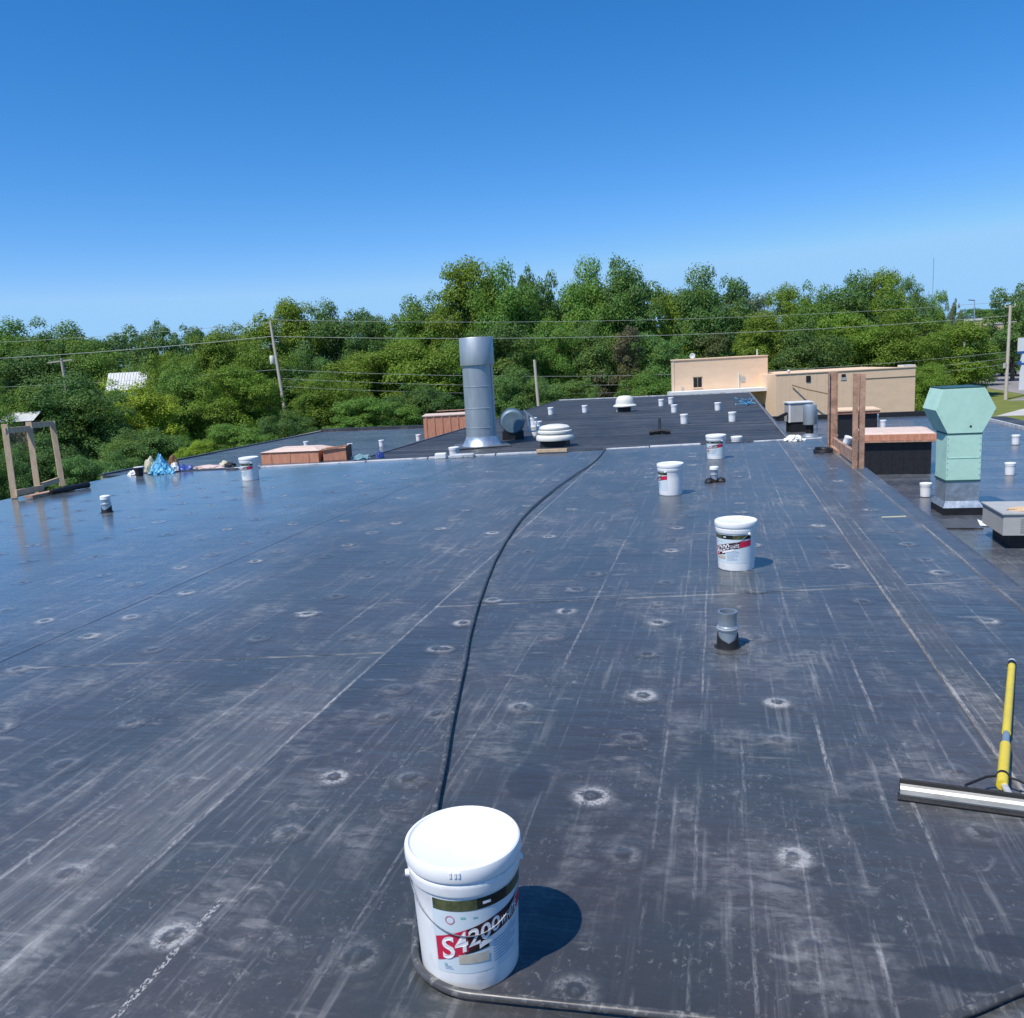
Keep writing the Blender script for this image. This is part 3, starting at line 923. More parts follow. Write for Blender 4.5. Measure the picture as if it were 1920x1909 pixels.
# ------------------------------------------------------------------ pipe stubs with rubber boots
def pipe_stub(label, loc, r_, h, rz, capw=True):
    t = thing('vent_pipe', label, 'vent pipe', loc, rz, 'pipe stubs through the roof')
    MB().lathe([(r_ * 0.80, h - 0.03), (r_ * 0.82, h), (r_, h), (r_, h - 0.012), (r_ * 0.96, h - 0.02), (r_ * 0.96, h * 0.62), (r_ * 1.07, h * 0.60), (r_ * 1.09, h * 0.55), (r_ * 1.07, h * 0.50), (r_ * 0.97, h * 0.48), (r_ * 0.97, 0.0)], 28).build('pipe', M_GALV, t)
    MB().lathe([(r_ * 0.985, h * 0.535), (r_ * 1.105, h * 0.535), (r_ * 1.125, h * 0.55), (r_ * 1.105, h * 0.57), (r_ * 0.985, h * 0.57)], 28).build('clamp', M_STRIP, t)
    mb = MB()
    n = 32
    vs, fs = [], []
    for k in range(n):
        an = 2 * PI * k / n
        top = h * (0.20 + 0.24 * abs(math.cos(an * 0.5 + PI / 4)) ** 0.8 * 1.0)
        top = h * (0.18 + 0.26 * abs(math.sin((an + PI / 2) * 0.5)))
        for (q, z) in ((r_ * 0.96, top), (r_ * 1.10, top), (r_ * 1.13, h * 0.10), (r_ * 1.18, h * 0.03), (r_ * 1.42, 0.002)):
            vs.append((q * math.cos(an), q * math.sin(an), z))
    for k in range(n):
        k2 = (k + 1) % n
        for i in range(4):
            fs.append((k * 5 + i, k * 5 + i + 1, k2 * 5 + i + 1, k2 * 5 + i))
    mb.add(vs, fs, True).build('rubber_boot', M_BLACK, t)
    return t
x, y = 0.04, 4.50
pipe_stub('metal pipe stub in a black rubber boot with brown dusty patch', (x, y, rh(x, y) + 0.004), 0.052, 0.205, 0.1)
fl = MB()
n = 36
rr_ = random.Random(5)
vs, fs = [(x, y, rh(x, y) + 0.0085)], []
for k in range(n):
    an = 2 * PI * k / n
    q = 0.105 / max(abs(math.cos(an)), abs(math.sin(an))) ** 0.55 * (1 + 0.04 * rr_.uniform(-1, 1))
    xx, yy = x + q * math.cos(an) + 0.01, y + q * math.sin(an) - 0.02
    vs.append((xx, yy, rh(xx, yy) + 0.0060))
fs = [(0, 1 + k, 1 + (k + 1) % n) for k in range(n)]
fl.add(vs, fs, True).build('flashing_patch', M_BOOTPATCH, roof)
x, y = -0.05, 10.62
t = pipe_stub('small white capped pipe stub in front of the far labelled bucket', (x, y, rh(x, y) + 0.004), 0.045, 0.19, 0.4)
MB().lathe([(0.001, 0.205), (0.045, 0.203), (0.056, 0.195), (0.057, 0.165), (0.05, 0.163)], 20).build('cap', M_LID, t)
for sx in (-1, 1):
    crumple(2, (0.045, 0.05, 0.05), 0.35, 1.7, 3 + sx, True)
    c_ = crumple(2, (0.045, 0.05, 0.06), 0.35, 1.7, 3 + sx, True)
    c_.v = [(a + sx * 0.085, b - 0.02, c) for a, b, c in c_.v]
    c_.build('boot_flap', M_BLACK, t)
x, y = -7.65, 8.98
t = pipe_stub('white topped pipe stub in a black boot at the left of the roof', (x, y, rh(x, y) + 0.004), 0.058, 0.205, 0.2)
MB().lathe([(0.001, 0.224), (0.045, 0.222), (0.062, 0.212), (0.064, 0.172), (0.056, 0.170)], 20).build('cap', M_LID, t)

# ------------------------------------------------------------------ floor squeegee
A, B = Vector((0.615, 2.965, 0)), Vector((1.285, 2.858, 0))
t = thing('squeegee', 'yellow handled floor squeegee lying at the right with a long metal head', 'squeegee', ((A.x + B.x) / 2, (A.y + B.y) / 2, 0.006))
inv = Matrix.Translation(-t.location)
def put(mb):
    mb.v = [tuple(Vector(q) - t.location) for q in mb.v]
    return mb
ax = (B - A).normalized()
nrm = Vector((-ax.y, ax.x, 0))
def profile_bar(pts, a, b):
    mb = MB()
    n = len(pts)
    vs = [a + nrm * u + Vector((0, 0, v)) for u, v in pts] + [b + nrm * u + Vector((0, 0, v)) for u, v in pts]
    fs = [tuple(range(n)), tuple(reversed(range(n, 2 * n)))] + [(i, n + i, n + (i + 1) % n, (i + 1) % n) for i in range(n)]
    return mb.add(vs, fs)
put(profile_bar([(-0.014, 0.020), (-0.018, 0.028), (-0.018, 0.046), (-0.010, 0.054), (0.010, 0.054), (0.010, 0.020)], A, B)).build('head_bar', M_ALU, t)
put(profile_bar([(-0.026, 0.006), (-0.028, 0.012), (-0.010, 0.0205), (0.004, 0.0205), (0.004, 0.012)], A - ax * 0.008, B + ax * 0.008)).build('rubber_blade', M_BLACK, t)
put(profile_bar([(0.0105, 0.022), (0.0105, 0.066), (0.018, 0.070), (0.024, 0.060), (0.024, 0.016)], A - ax * 0.002, B + ax * 0.002)).build('rubber_blade', M_BLACK, t)
J = Vector((0.955, 3.015, 0.062))
E_ = Vector((1.392, 4.345, 0.026))
def hl(f):
    return J + (E_ - J) * f
q0 = Vector((J.x - 0.002, J.y - 0.085, 0.058))
put(MB().tube([q0, q0 + (J - q0) * 0.6, J], 0.012, 12)).build('socket', M_ALU, t)
put(MB().tube([hl(-0.02), hl(0.24)], 0.0185, 16)).build('handle', M_YEL, t)
put(MB().tube([hl(0.238), hl(0.25), hl(0.27), hl(0.335)], [0.0165, 0.017, 0.0125, 0.012], 14)).build('ferrule', M_GALV, t)
put(MB().tube([hl(0.33), hl(0.955)], 0.0160, 16)).build('handle', M_YEL, t)
put(MB().tube([hl(0.95), hl(0.985)], 0.0172, 14)).build('end_cap', M_BLACK, t)
put(MB().tube([hl(0.984), hl(1.0)], 0.0165, 14)).build('end_ring', M_STRIP, t)
put(MB().tube([hl(0.03), hl(0.042)], 0.0200, 16)).build('clip', M_BLACK, t)
for sg in (-1, 1):
    e = q0 + ax * (0.13 * sg)
    put(MB().tube([hl(0.035) + ax * 0.016 * sg, hl(0.02) + ax * 0.05 * sg, e + nrm * 0.030 + Vector((0, 0, 0.002)), e], 0.0045, 8)).build('brace', M_BLACK, t)

# ------------------------------------------------------------------ rusty guard posts on the right-hand edge
t = thing('post_frame', 'two rusty steel posts joined at the foot on the right roof edge', 'post frame', (1.77, 12.8, 0.0))
def rel(v):
    return (v[0] - 1.77, v[1] - 12.8, v[2])
for a, b, c in ((1.765, 0.130, 0.04), (1.69, 0.02, 0.12), (1.84, 0.02, 0.12)):
    MB().box(rel((1.77 + (a - 1.77) * 0.8, 14.02, 0.60)), (b * 0.8, c, 1.22)).build('post', M_RUST, t, bevel=0.004)
MB().box(rel((1.745, 11.62, 0.62)), (0.065, 0.06, 1.26)).build('post', M_RUST, t, bevel=0.004)
MB().box(rel((1.822, 11.60, 0.60)), (0.062, 0.09, 1.28)).build('post', M_RUST, t, bevel=0.004)
MB().bar(rel((1.79, 14.1, 0.10)), rel((1.79, 11.62, 0.12)), 0.05, 0.16).build('foot_beam', M_RUST, t)
MB().box(rel((1.79, 13.6, 0.04)), (0.14, 0.9, 0.05)).build('foot_plate', M_RUST, t)

t = thing('post_frame', 'timber frame of three pale posts and rails at the left roof edge', 'timber frame', (-10.45, 10.9, 0.0))
def rel(v):
    return (v[0] + 10.45, v[1] - 10.9, v[2])
posts = [((-10.37, 10.28, 0), (-10.48, 10.42, 1.12)), ((-10.34, 10.71, 0.0), (-10.47, 10.87, 1.12)), ((-10.66, 11.57, 0), (-10.80, 11.70, 1.08))]
for a, b in posts:
    MB().bar(rel(a), rel(b), 0.085, 0.05).build('post', M_WOOD, t, bevel=0.004)
MB().bar(rel((-10.46, 10.38, 1.02)), rel((-10.45, 10.84, 1.02)), 0.04, 0.085).build('rail', M_WOOD, t)
MB().bar(rel((-10.45, 10.88, 1.06)), rel((-10.80, 11.70, 1.04)), 0.04, 0.085).build('rail', M_WOOD, t)
MB().bar(rel((-10.30, 10.25, 0.09)), rel((-10.30, 10.78, 0.09)), 0.04, 0.09).build('rail', M_WOOD, t)
MB().bar(rel((-10.34, 10.78, 0.12)), rel((-10.62, 11.45, 0.12)), 0.04, 0.08).build('rail', M_WOOD, t)
MB().bar(rel((-10.05, 10.22, 0.030)), rel((-10.10, 11.15, 0.030)), 0.14, 0.04).build('base_board', M_RUST, t)
mb = MB().tube([(-9.95, 10.55, 0.05), (-9.9, 10.8, 0.055), (-9.96, 11.05, 0.05), (-9.93, 11.32, 0.05)], [0.035, 0.05, 0.045, 0.05], 10)
tag(mb.build('rubber_roll', M_BLACK), 'small roll of black rubber lying at the foot of the timber frame', 'rubber roll')

# coil of black hose and white rag near the right-hand far corner
pts = []
for k in range(60):
    an = k / 60 * 2 * PI * 2.4
    q = 0.11 + 0.012 * math.sin(an * 0.4) + 0.0006 * k
    pts.append((1.55 + q * math.cos(an), 13.35 + q * 1.4 * math.sin(an), 0.03 + 0.0008 * k))
tag(MB().tube(pts, 0.016, 8).build('hose_coil', M_BLACK), 'black coil of hose near the foot of the far rusty post', 'hose')
c_ = crumple(3, (0.14, 0.10, 0.09), 0.55, 2.2, 11)
o = tag(c_.build('rag', M_WHITE), 'crumpled white rag at the far right corner of the dusty roof', 'rag')
o.location = (1.30, 15.35, 0.01)
mb = MB().box((0, 0, 0.004), (0.22, 0.03, 0.006), rz=0.18)
o = tag(mb.build('tape_strip', M_STRAW), 'yellowish bit of tape by the right edge seam', 'tape')
o.location = (1.58, 8.20, rh(1.58, 8.2) + 0.006)

# ------------------------------------------------------------------ exhaust stack, fan and mushroom vents on the lower roof
t = thing('exhaust_stack', 'tall grey round metal exhaust stack with a wider top section', 'exhaust stack', (-7.55, 26.3, FZ), 0.4)
MB().lathe([(0.495, 0.20), (0.495, 1.25), (0.503, 1.255), (0.503, 1.275), (0.495, 1.28), (0.495, 2.72)], 48).build('shaft', M_GALVDULL, t)
MB().lathe([(0.505, 2.66), (0.548, 2.64), (0.552, 2.66), (0.548, 3.50), (0.535, 3.52), (0.51, 3.52), (0.50, 3.2)], 48).build('top_collar', M_GALVDULL, t)
MB().lathe([(0.500, 0.34), (0.512, 0.34), (0.525, 0.28), (0.62, 0.09), (0.66, 0.05), (0.66, 0.0)], 48).build('base_flare', M_GALV, t)
MB().box((0.40, -0.31, 1.45), (0.03, 0.015, 2.45), rz=0.7).build('seam', M_GALVDULL, t)
MB().box((0, 0, -0.0), (1.7, 1.7, 0.10)).build('curb', M_FLASH, t)
for zz in (0.62, 1.95):
    MB().lathe([(0.495, zz), (0.504, zz + 0.004), (0.504, zz + 0.022), (0.495, zz + 0.026)], 48).build('band_seam', M_GALVDULL, t)
o = tag(MB().box((0, 0, 0.05), (0.20, 0.16, 0.10), rz=0.2).build('sheet_metal_scrap', M_WHITE, None, bevel=0.015), 'white sheet metal block on the far edge left of the metal stack', 'scrap metal')
o.location = (-4.84, 14.13, 0.0)
o = tag(MB().box((0, 0, 0.035), (0.42, 0.18, 0.07), rz=0.2).build('sheet_metal_scrap', M_STRIP, None, bevel=0.015), 'grey sheet metal piece on the far edge below the metal stack', 'scrap metal')
o.location = (-4.45, 14.2, 0.0)

t = thing('exhaust_fan', 'blue grey drum shaped fan housing right of the metal stack', 'exhaust fan', (-7.05, 28.6, FZ), 0.25)
MB().lathe([(0.0001, -0.42), (0.36, -0.42), (0.40, -0.38), (0.42, -0.36), (0.42, 0.36), (0.40, 0.38), (0.36, 0.42), (0.0001, 0.42)], 40, (0, 0, 0.62), axis='Y').build('drum', M_FANFACE, t)
MB().box((0, 0, 0.14), (0.75, 0.75, 0.28)).build('base', M_BLACK, t)
mb = MB().bar((0.42, -0.3, 1.0), (0.85, -0.25, 0.62), 0.05).bar((0.50, -0.4, 0.25), (0.85, -0.35, 0.27), 0.05).bar((0.56, -0.38, 0.25), (0.52, -0.3, 0.9), 0.04).bar((0.85, -0.25, 0.62), (0.8, -0.33, 0.27), 0.04)
tag(mb.build('bracket', M_GALV, t), kind='stuff')
MB().lathe([(0.46, 0.36), (0.46, 0.42), (0.40, 0.42)], 40, (0, 0, 0.62), axis='Y').build('rim', M_GALV, t)

t = thing('mushroom_vent', 'near cream mushroom vent with stacked rings right of the metal stack', 'roof vent', (-4.95, 25.55, FZ), 0.0, 'cream mushroom vents')
MB().box((0, 0, 0.11), (0.80, 0.80, 0.24)).build('curb', M_BLACK, t)
MB().lathe([(0.50, 0.20), (0.585, 0.215), (0.595, 0.25), (0.585, 0.33), (0.55, 0.37), (0.50, 0.385)], 48).build('skirt', M_CREAM, t)
MB().lathe([(0.49, 0.37), (0.49, 0.43), (0.535, 0.435), (0.54, 0.47), (0.53, 0.50), (0.48, 0.52)], 48).build('ring', M_CREAM, t)
MB().lathe([(0.46, 0.50), (0.46, 0.555), (0.475, 0.56), (0.475, 0.60), (0.40, 0.655), (0.22, 0.69), (0.0001, 0.70)], 48).build('dome', M_CREAM, t)
mb = MB().box((0.02, -0.02, 0.05), (0.55, 0.10, 0.05), rz=0.05)
o = tag(mb.build('lumber_scrap', M_WOOD), 'yellowish lumber offcut lying at the foot of the near mushroom vent', 'lumber')
o.location = (-2.9, 14.52, 0.0)

t = thing('mushroom_vent', 'far cream mushroom vent with a wide brim on the lower roof', 'roof vent', (-4.46, 41.54, FZ), 0.0, 'cream mushroom vents')
MB().box((0, 0, 0.12), (0.62, 0.62, 0.26)).build('curb', M_FAR, t)
for sx in (-1, 1):
    MB().box((sx * 0.34, -0.2, 0.14), (0.12, 0.12, 0.22)).build('foot', M_CREAM, t)
MB().lathe([(0.40, 0.24), (0.56, 0.25), (0.575, 0.29), (0.55, 0.33), (0.46, 0.38)], 40).build('brim', M_CREAM, t)
MB().lathe([(0.455, 0.36), (0.44, 0.52), (0.42, 0.60), (0.37, 0.70), (0.30, 0.76), (0.15, 0.79), (0.0001, 0.795)], 40).build('dome', M_CREAM, t)

# blue ribbon tangle at the far right of the lower roof
mb = MB()
rr_ = random.Random(12)
for k in range(9):
    a = rr_.uniform(0, 2 * PI)
    L = rr_.uniform(0.3, 0.8)
    pts = []
    for i in range(7):
        f = i / 6
        pts.append((L * f * math.cos(a) + rr_.uniform(-.06, .06), L * f * math.sin(a) + rr_.uniform(-.06, .06), 0.03 + (0.30 * f if k < 5 else 0.03) + rr_.uniform(0, .08)))
    mb.tube(pts, 0.022, 5)
o = tag(mb.build('ribbon_tangle', M_BLUETARP), 'tangle of light blue ribbon at the right edge of the lower roof', 'ribbon')
o.location = (1.45, 42.6, FZ)
mb = MB()
mb.tube([(0, 0, 0), (0.02, 0.3, 0.25), (0, 0.6, 0.45)], 0.05, 6).tube([(-.3, -.2, 0.05), (0.1, -.1, .09), (0.4, -.1, 0.04)], 0.08, 6)
o = tag(mb.build('black_strap', M_BLACK), 'black strap lying in the middle of the lower roof', 'strap')
o.location = (-1.95, 28.6, FZ + 0.02)

# ------------------------------------------------------------------ side roof: green gooseneck vent, grey cabinet, black curbs
t = thing('green_vent', 'mint green sheet metal vent with a six sided hood', 'roof vent', (5.62, 21.4, SZ), math.radians(3.0))
mb = MB().box((0, 0.42, 0.09), (0.86, 1.0, 0.18))
mb.build('curb', M_BLACK, t)
mb = MB()
b0, b1 = 0.44, 0.37
vs = [(-b0, 0.42 - b0 - .06, 0.18), (b0, 0.42 - b0 - .06, 0.18), (b0, 0.42 + b0, 0.18), (-b0, 0.42 + b0, 0.18), (-b1, 0.02, 0.33), (b1, 0.02, 0.33), (b1, 0.83, 0.33), (-b1, 0.83, 0.33)]
mb.add(vs, [(0, 1, 5, 4), (1, 2, 6, 5), (2, 3, 7, 6), (3, 0, 4, 7)])
mb.build('base_flare', M_GALV, t)
scr = MB()
for k in range(7):
    for (xx, zz) in ((-0.35, 0.95), (0.35, 0.95)):
        scr.box((xx, 0.012, zz + k * 0.145), (0.014, 0.006, 0.014))
tag(scr.build('screws', M_TEAL, t), kind='stuff')
MB().box((0, 0.0125, 1.36), (0.74, 0.008, 0.012)).build('seam', M_MINT, t)
MB().box((0, 0.425, 0.56), (0.735, 0.80, 0.48)).build('galvanised_base', M_GALV, t)
MB().box((0, 0.425, 0.815), (0.765, 0.83, 0.045)).build('trim', M_TEAL, t)
MB().box((0, 0.425, 1.38), (0.75, 0.815, 1.10)).build('shaft', M_MINT, t)
hexp = [(-0.375, 1.945), (0.375, 1.945), (0.655, 2.50), (0.40, 2.985), (-0.50, 2.985), (-0.655, 2.50)]
y0, y1 = 0.0, 1.05
vs = [(a, y0, b) for a, b in hexp] + [(a, y1, b) for a, b in hexp]
mb = MB()
mb.add(vs, [(0, 1, 2, 3, 4, 5), (11, 10, 9, 8, 7, 6), (0, 6, 7, 1), (1, 7, 8, 2), (3, 9, 10, 4), (4, 10, 11, 5), (5, 11, 6, 0), (2, 8, 9, 3)])
mb.build('hood', M_MINT, t, bevel=0.006)
MB().box((0, 0.42, 1.935), (0.765, 0.825, 0.035)).build('trim', M_TEAL, t)
MB().box((-0.05, 0.52, 3.003), (0.90, 1.02, 0.03)).build('cover_sheet', M_TEAL, t)
MB().lathe([(0.0001, -0.01), (0.022, -0.008), (0.026, 0.0)], 12, (0.12, 0.0, 2.10), axis='Y').build('bolt', M_BLACK, t)
MB().box((0.69, 0.3, 2.45), (0.06, 0.10, 0.12)).build('latch', M_BLACK, t)

o = tag(MB().prism([(-0.55, -0.5), (0.45, -0.55), (0.5, 0.45), (-0.5, 0.5)], 0.0, 0.025).build('rubber_mat', M_FLASH), 'flat black rubber pad before the foot of the green vent', 'rubber pad')
o.location = (5.15, 20.2, SZ + 0.012)
o = tag(MB().add([(0, 0, 0.02), (0.22, -0.05, 0.02), (0.02, 0.30, 0.10), (0.2, 0.25, 0.03)], [(0, 1, 2), (1, 3, 2)]).build('paper_scrap', M_WHITE), 'white paper scrap left of the grey cabinet', 'paper')
sol = o.modifiers.new('thick', 'SOLIDIFY'); sol.thickness = 0.006
o.location = (5.62, 19.95, SZ + 0.012)

t = thing('rooftop_unit', 'grey sheet metal cabinet standing on a black curb at the right border', 'rooftop unit', (5.38, 17.66, SZ))
MB().box((0.86, 0.66, 0.50), (1.72, 1.32, 0.42)).build('cabinet', M_GREY, t, bevel=0.006)
MB().box((0.86, 0.66, 0.722), (1.78, 1.38, 0.025)).build('lid_panel', M_GREY, t)
MB().box((0.90, 0.70, 0.15), (1.44, 1.06, 0.30)).build('curb', M_BLACK, t)
for k in range(9):
    MB().box((0.55 + 0.0, -0.004, 0.36 + k * 0.034), (0.5, 0.012, 0.012)).build('louvre', M_GREY, t)
MB().box((1.35, -0.004, 0.50), (0.5, 0.010, 0.34)).build('access_panel', M_GREY, t, bevel=0.003)
o = tag(crumple(3, (0.22, 0.14, 0.07), 0.4, 2.0, 5).build('lumber_scrap', M_WOOD), 'yellowish wooden block lying on top of the grey cabinet', 'lumber')
o.location = (5.38 + 0.42, 17.66 + 0.35, SZ + 0.735)

t = thing('skylight_curb', 'large black sided curb with rust coloured rim and faded pink cover', 'roof curb', (5.52, 28.3, SZ), -0.09)
MB().box((0, 1.0, 0.55), (1.92, 2.0, 1.10)).build('side_panel', M_BLACK, t)
mb = MB()
for k in range(6):
    mb.box((-0.8 + k * 0.32, -0.004, 0.52), (0.012, 0.012, 1.0))
tag(mb.build('panel_joint', M_BLACK, t), kind='stuff')
MB().box((0, 1.0, 1.19), (2.16, 2.2, 0.20)).build('rim', M_RUSTPALE, t, bevel=0.01)
MB().box((0, 1.0, 1.065), (2.26, 2.3, 0.045)).build('drip_edge', M_RUST, t)
mb = MB()
b0, b1 = 1.07, 0.9
mb.add([(-b0, -0.08, 1.292), (b0, -0.08, 1.292), (b0, 2.08, 1.292), (-b0, 2.08, 1.292), (-b1, 0.12, 1.34), (b1, 0.12, 1.34), (b1, 1.9, 1.34), (-b1, 1.9, 1.34)],
       [(0, 1, 5, 4), (1, 2, 6, 5), (2, 3, 7, 6), (3, 0, 4, 7), (4, 5, 6, 7)])
mb.build('cover_sheet', M_PINKTOP, t)

t = thing('equipment_box', 'black box with a cream top edge seen between the rusty posts', 'equipment box', (6.10, 39.9, SZ), 0.02)
MB().box((0, 0.8, 0.55), (1.62, 1.6, 1.10)).build('side_panel', M_BLACK, t)
MB().box((0, 0.75, 1.17), (1.78, 1.75, 0.12)).build('fascia', M_RUSTPALE, t)
MB().box((-0.05, 0.75, 1.265), (1.95, 1.85, 0.06)).build('top_edge', M_TAN, t)

t = thing('round_vent', 'blue grey round capped vent left of the rusty posts', 'roof vent', (4.22, 41.5, SZ), 0.0)
MB().lathe([(0.24, 0.56), (0.30, 0.56), (0.305, 0.60), (0.305, 1.42), (0.29, 1.47), (0.15, 1.52), (0.0001, 1.53)], 32).build('cap', M_GALVDULL, t)
MB().lathe([(0.17, 0.1), (0.17, 0.60)], 24).build('neck', M_BLACK, t)
MB().lathe([(0.36, 0.0), (0.30, 0.06), (0.18, 0.14)], 24).build('base_flare', M_GALV, t)
MB().box((0.33, 0, 0.62), (0.04, 0.04, 1.25)).build('stay', M_GALV, t)
t = thing('rooftop_unit', 'pale box shaped rooftop unit behind the round capped vent', 'rooftop unit', (3.95, 44.2, SZ), 0.2)
MB().box((0, 0, 0.98), (1.15, 0.9, 0.95)).build('cabinet', M_GREY, t, bevel=0.01)
MB().box((0, 0, 1.475), (1.25, 1.0, 0.05)).build('lid_panel', M_WHITE, t)
MB().box((0, 0, 0.25), (1.0, 0.8, 0.5)).build('curb', M_BLACK, t)
MB().box((-0.56, -0.42, 0.98), (0.08, 0.08, 0.95)).build('corner_trim', M_WHITE, t)
MB().bar((-0.62, -0.2, 0.95), (-1.15, -0.35, 0.75), 0.16, 0.12).build('duct_arm', M_BLACK, t)

# ------------------------------------------------------------------ wing roof: rust red boxes
t = thing('skylight_curb', 'long low rust red curb with a pale top beside the far left bucket', 'roof curb', (-20.0, 36.2, SZ), 0.10)
MB().box((-0.05, 0.9, 0.27), (2.9, 1.9, 0.54)).build('side_panel', M_RUSTPALE, t)
for k in range(3):
    MB().box((-1.0 + 0.95 * k, -0.06, 0.27), (0.05, 0.02, 0.52)).build('joint_cover', M_RUSTPALE, t)
mb = MB()
mb.add([(-1.55, -0.1, 0.545), (1.45, -0.1, 0.545), (1.45, 1.9, 0.545), (-1.55, 1.9, 0.545), (-0.9, 0.5, 0.68), (1.0, 0.5, 0.68), (1.0, 1.5, 0.68), (-0.9, 1.5, 0.68)],
       [(0, 1, 5, 4), (1, 2, 6, 5), (2, 3, 7, 6), (3, 0, 4, 7), (4, 5, 6, 7)])
mb.build('cover_sheet', M_PINKTOP, t)
t = thing('skylight_curb', 'short open rust red curb section right of the long one', 'roof curb', (-17.95, 36.75, SZ), 0.3)
MB().box((0, 0.5, 0.30), (1.10, 1.3, 0.56)).build('side_panel', M_RUSTPALE, t)
MB().bar((-0.6, -0.18, 0.56), (0.65, -0.18, 0.70), 0.08, 0.09).build('top_rail', M_RUST, t)
MB().box((0.62, 0.4, 0.36), (0.10, 1.3, 0.62)).build('end_panel', M_BLACK, t)
t = thing('hatch_box', 'tall rust red corrugated box left of the metal stack', 'roof hatch', (-14.6, 43.9, SZ), 0.245)
MB().box((0, 1.0, 0.76), (2.5, 2.0, 1.52)).build('side_panel', M_RUSTPALE, t)
for k in range(6):
    MB().box((-1.1 + 0.44 * k, -0.012, 0.75), (0.07, 0.035, 1.46)).build('rib', M_RUSTPALE, t)
MB().box((0, 1.0, 1.545), (2.6, 2.1, 0.05)).build('top_edge', M_PINKTOP, t)
MB().bar((-0.6, 1.6, 1.72), (1.0, 1.6, 1.72), 0.05).build('top_rail', M_RUST, t)

# ------------------------------------------------------------------ clutter at the far left corner and along the edge
def clutter(name, label, cat, m, size, amp, freq, seed, loc, rz=0.0, sub=3):
    o = tag(crumple(sub, size, amp, freq, seed).build(name, m), label, cat)
    o.location = loc
    o.rotation_euler = (0, 0, rz)
    return o
bm_ = crumple(4, (0.185, 0.17, 0.33), 0.30, 2.4, 21)
bm_.v = [(x * (1.15 - 0.75 * min(1, z / 0.33)), y * (1.15 - 0.75 * min(1, z / 0.33)), z) for x, y, z in bm_.v]
o = tag(bm_.build('tarp', M_BLUETARP), 'light blue tarp heaped into a peak at the far left roof corner', 'tarp')
o.location = (-9.78, 12.98, 0.0)
clutter('plastic_sheet', 'dark blue bundled plastic sheet right of the blue tarp heap', 'plastic sheet', M_NAVY, (0.15, 0.10, 0.10), 0.5, 2.0, 4, (-9.52, 13.28, 0.0), 0.4)
clutter('insulation_sheet', 'pale pink crumpled sheet lying on the far left roof edge', 'sheet', M_PINK, (0.26, 0.13, 0.065), 0.4, 1.7, 8, (-9.22, 13.62, 0.0), 0.2)
clutter('sack', 'pale straw coloured sack leaning behind the blue tarp heap', 'sack', M_STRAW, (0.10, 0.08, 0.27), 0.35, 1.9, 9, (-10.12, 13.12, 0.0), 0.3)
clutter('cloth', 'brown cloth heap behind the dark blue bundle', 'cloth', M_BROWN, (0.10, 0.08, 0.26), 0.4, 2.1, 15, (-9.72, 13.25, 0.0), 0.3)
clutter('rag', 'white rag between the blue tarp and the dark blue bundle', 'rag', M_WHITE, (0.07, 0.06, 0.14), 0.4, 2.1, 17, (-9.62, 13.15, 0.02), 0.3)
clutter('rag', 'white rag on the roof edge left of the blue tarp heap', 'rag', M_WHITE, (0.10, 0.07, 0.07), 0.5, 2.4, 19, (-10.28, 12.86, 0.0), 0.1)
t = thing('tub', 'small black tub left of the blue tarp heap', 'tub', (-10.0, 12.66, 0.0))
MB().lathe([(0.0001, 0.0), (0.06, 0.0), (0.08, 0.14), (0.085, 0.14), (0.085, 0.15), (0.072, 0.15), (0.055, 0.02), (0.0001, 0.02)], 20).build('shell', M_BLACK, t)
MB().lathe([(0.0001, 0.155), (0.086, 0.155), (0.088, 0.165), (0.0001, 0.17)], 20).build('lid', M_WHITE, t)
clutter('cloth', 'dark crumpled rag right of the pink sheet', 'cloth', M_BLACK, (0.11, 0.08, 0.08), 0.4, 2.0, 23, (-8.85, 13.72, 0.0))
clutter('sack', 'small straw sack behind the pink sheet', 'sack', M_STRAW, (0.09, 0.07, 0.09), 0.4, 2.0, 25, (-9.05, 13.85, 0.0))
clutter('offcut', 'grey offcut of membrane left of the far left bucket', 'offcut', M_FLASH, (0.12, 0.07, 0.03), 0.4, 2.0, 26, (-8.55, 13.3, 0.0))
clutter('offcut', 'pale offcut of sheet just left of the far left bucket', 'offcut', M_STRIP, (0.12, 0.07, 0.06), 0.4, 2.0, 27, (-8.2, 13.45, 0.0))
clutter('cloth', 'teal grey crumpled cloth on the edge right of the rust red curb', 'cloth', M_TEALCLOTH, (0.15, 0.08, 0.09), 0.5, 2.2, 31, (-6.50, 14.42, -0.01))
clutter('cloth', 'dark navy cloth with the teal cloth on the far edge', 'cloth', M_NAVY, (0.07, 0.05, 0.11), 0.6, 2.4, 33, (-6.22, 14.62, -0.01))

# ------------------------------------------------------------------ tan building behind the roofs
t = thing('tan_building', 'tan block building with a raised left part and a low right wing', 'building', (0, 0, 0))
rz = math.radians(14.2)
def tanp(s, d, z):      # s along the facade (to the right), d behind it
    o = Vector((-3.30, 63.75, 0))
    ax_ = Vector((math.cos(rz), math.sin(rz), 0))
    ay_ = Vector((-math.sin(rz), math.cos(rz), 0))
    return o + ax_ * s + ay_ * d + Vector((0, 0, z))
def tbox(s0, s1, d0, d1, z0, z1):
    c = (tanp(s0, d0, z0) + tanp(s1, d1, z1)) / 2
    return MB().box(c, (abs(s1 - s0), abs(d1 - d0), abs(z1 - z0)), rz=rz)
def tprism(poly, z0, z1):
    return MB().prism([tuple(tanp(s, d, 0)[:2]) for s, d in poly], z0, z1)
tprism([(0, 0), (7.18, 0), (8.7, 8), (1.55, 8)], GZ, 1.22).build('wall', M_TAN, t)
tprism([(-0.04, -0.06), (7.22, -0.06), (8.74, 8.05), (1.5, 8.05)], 1.222, 1.28).build('coping', M_TAN, t)
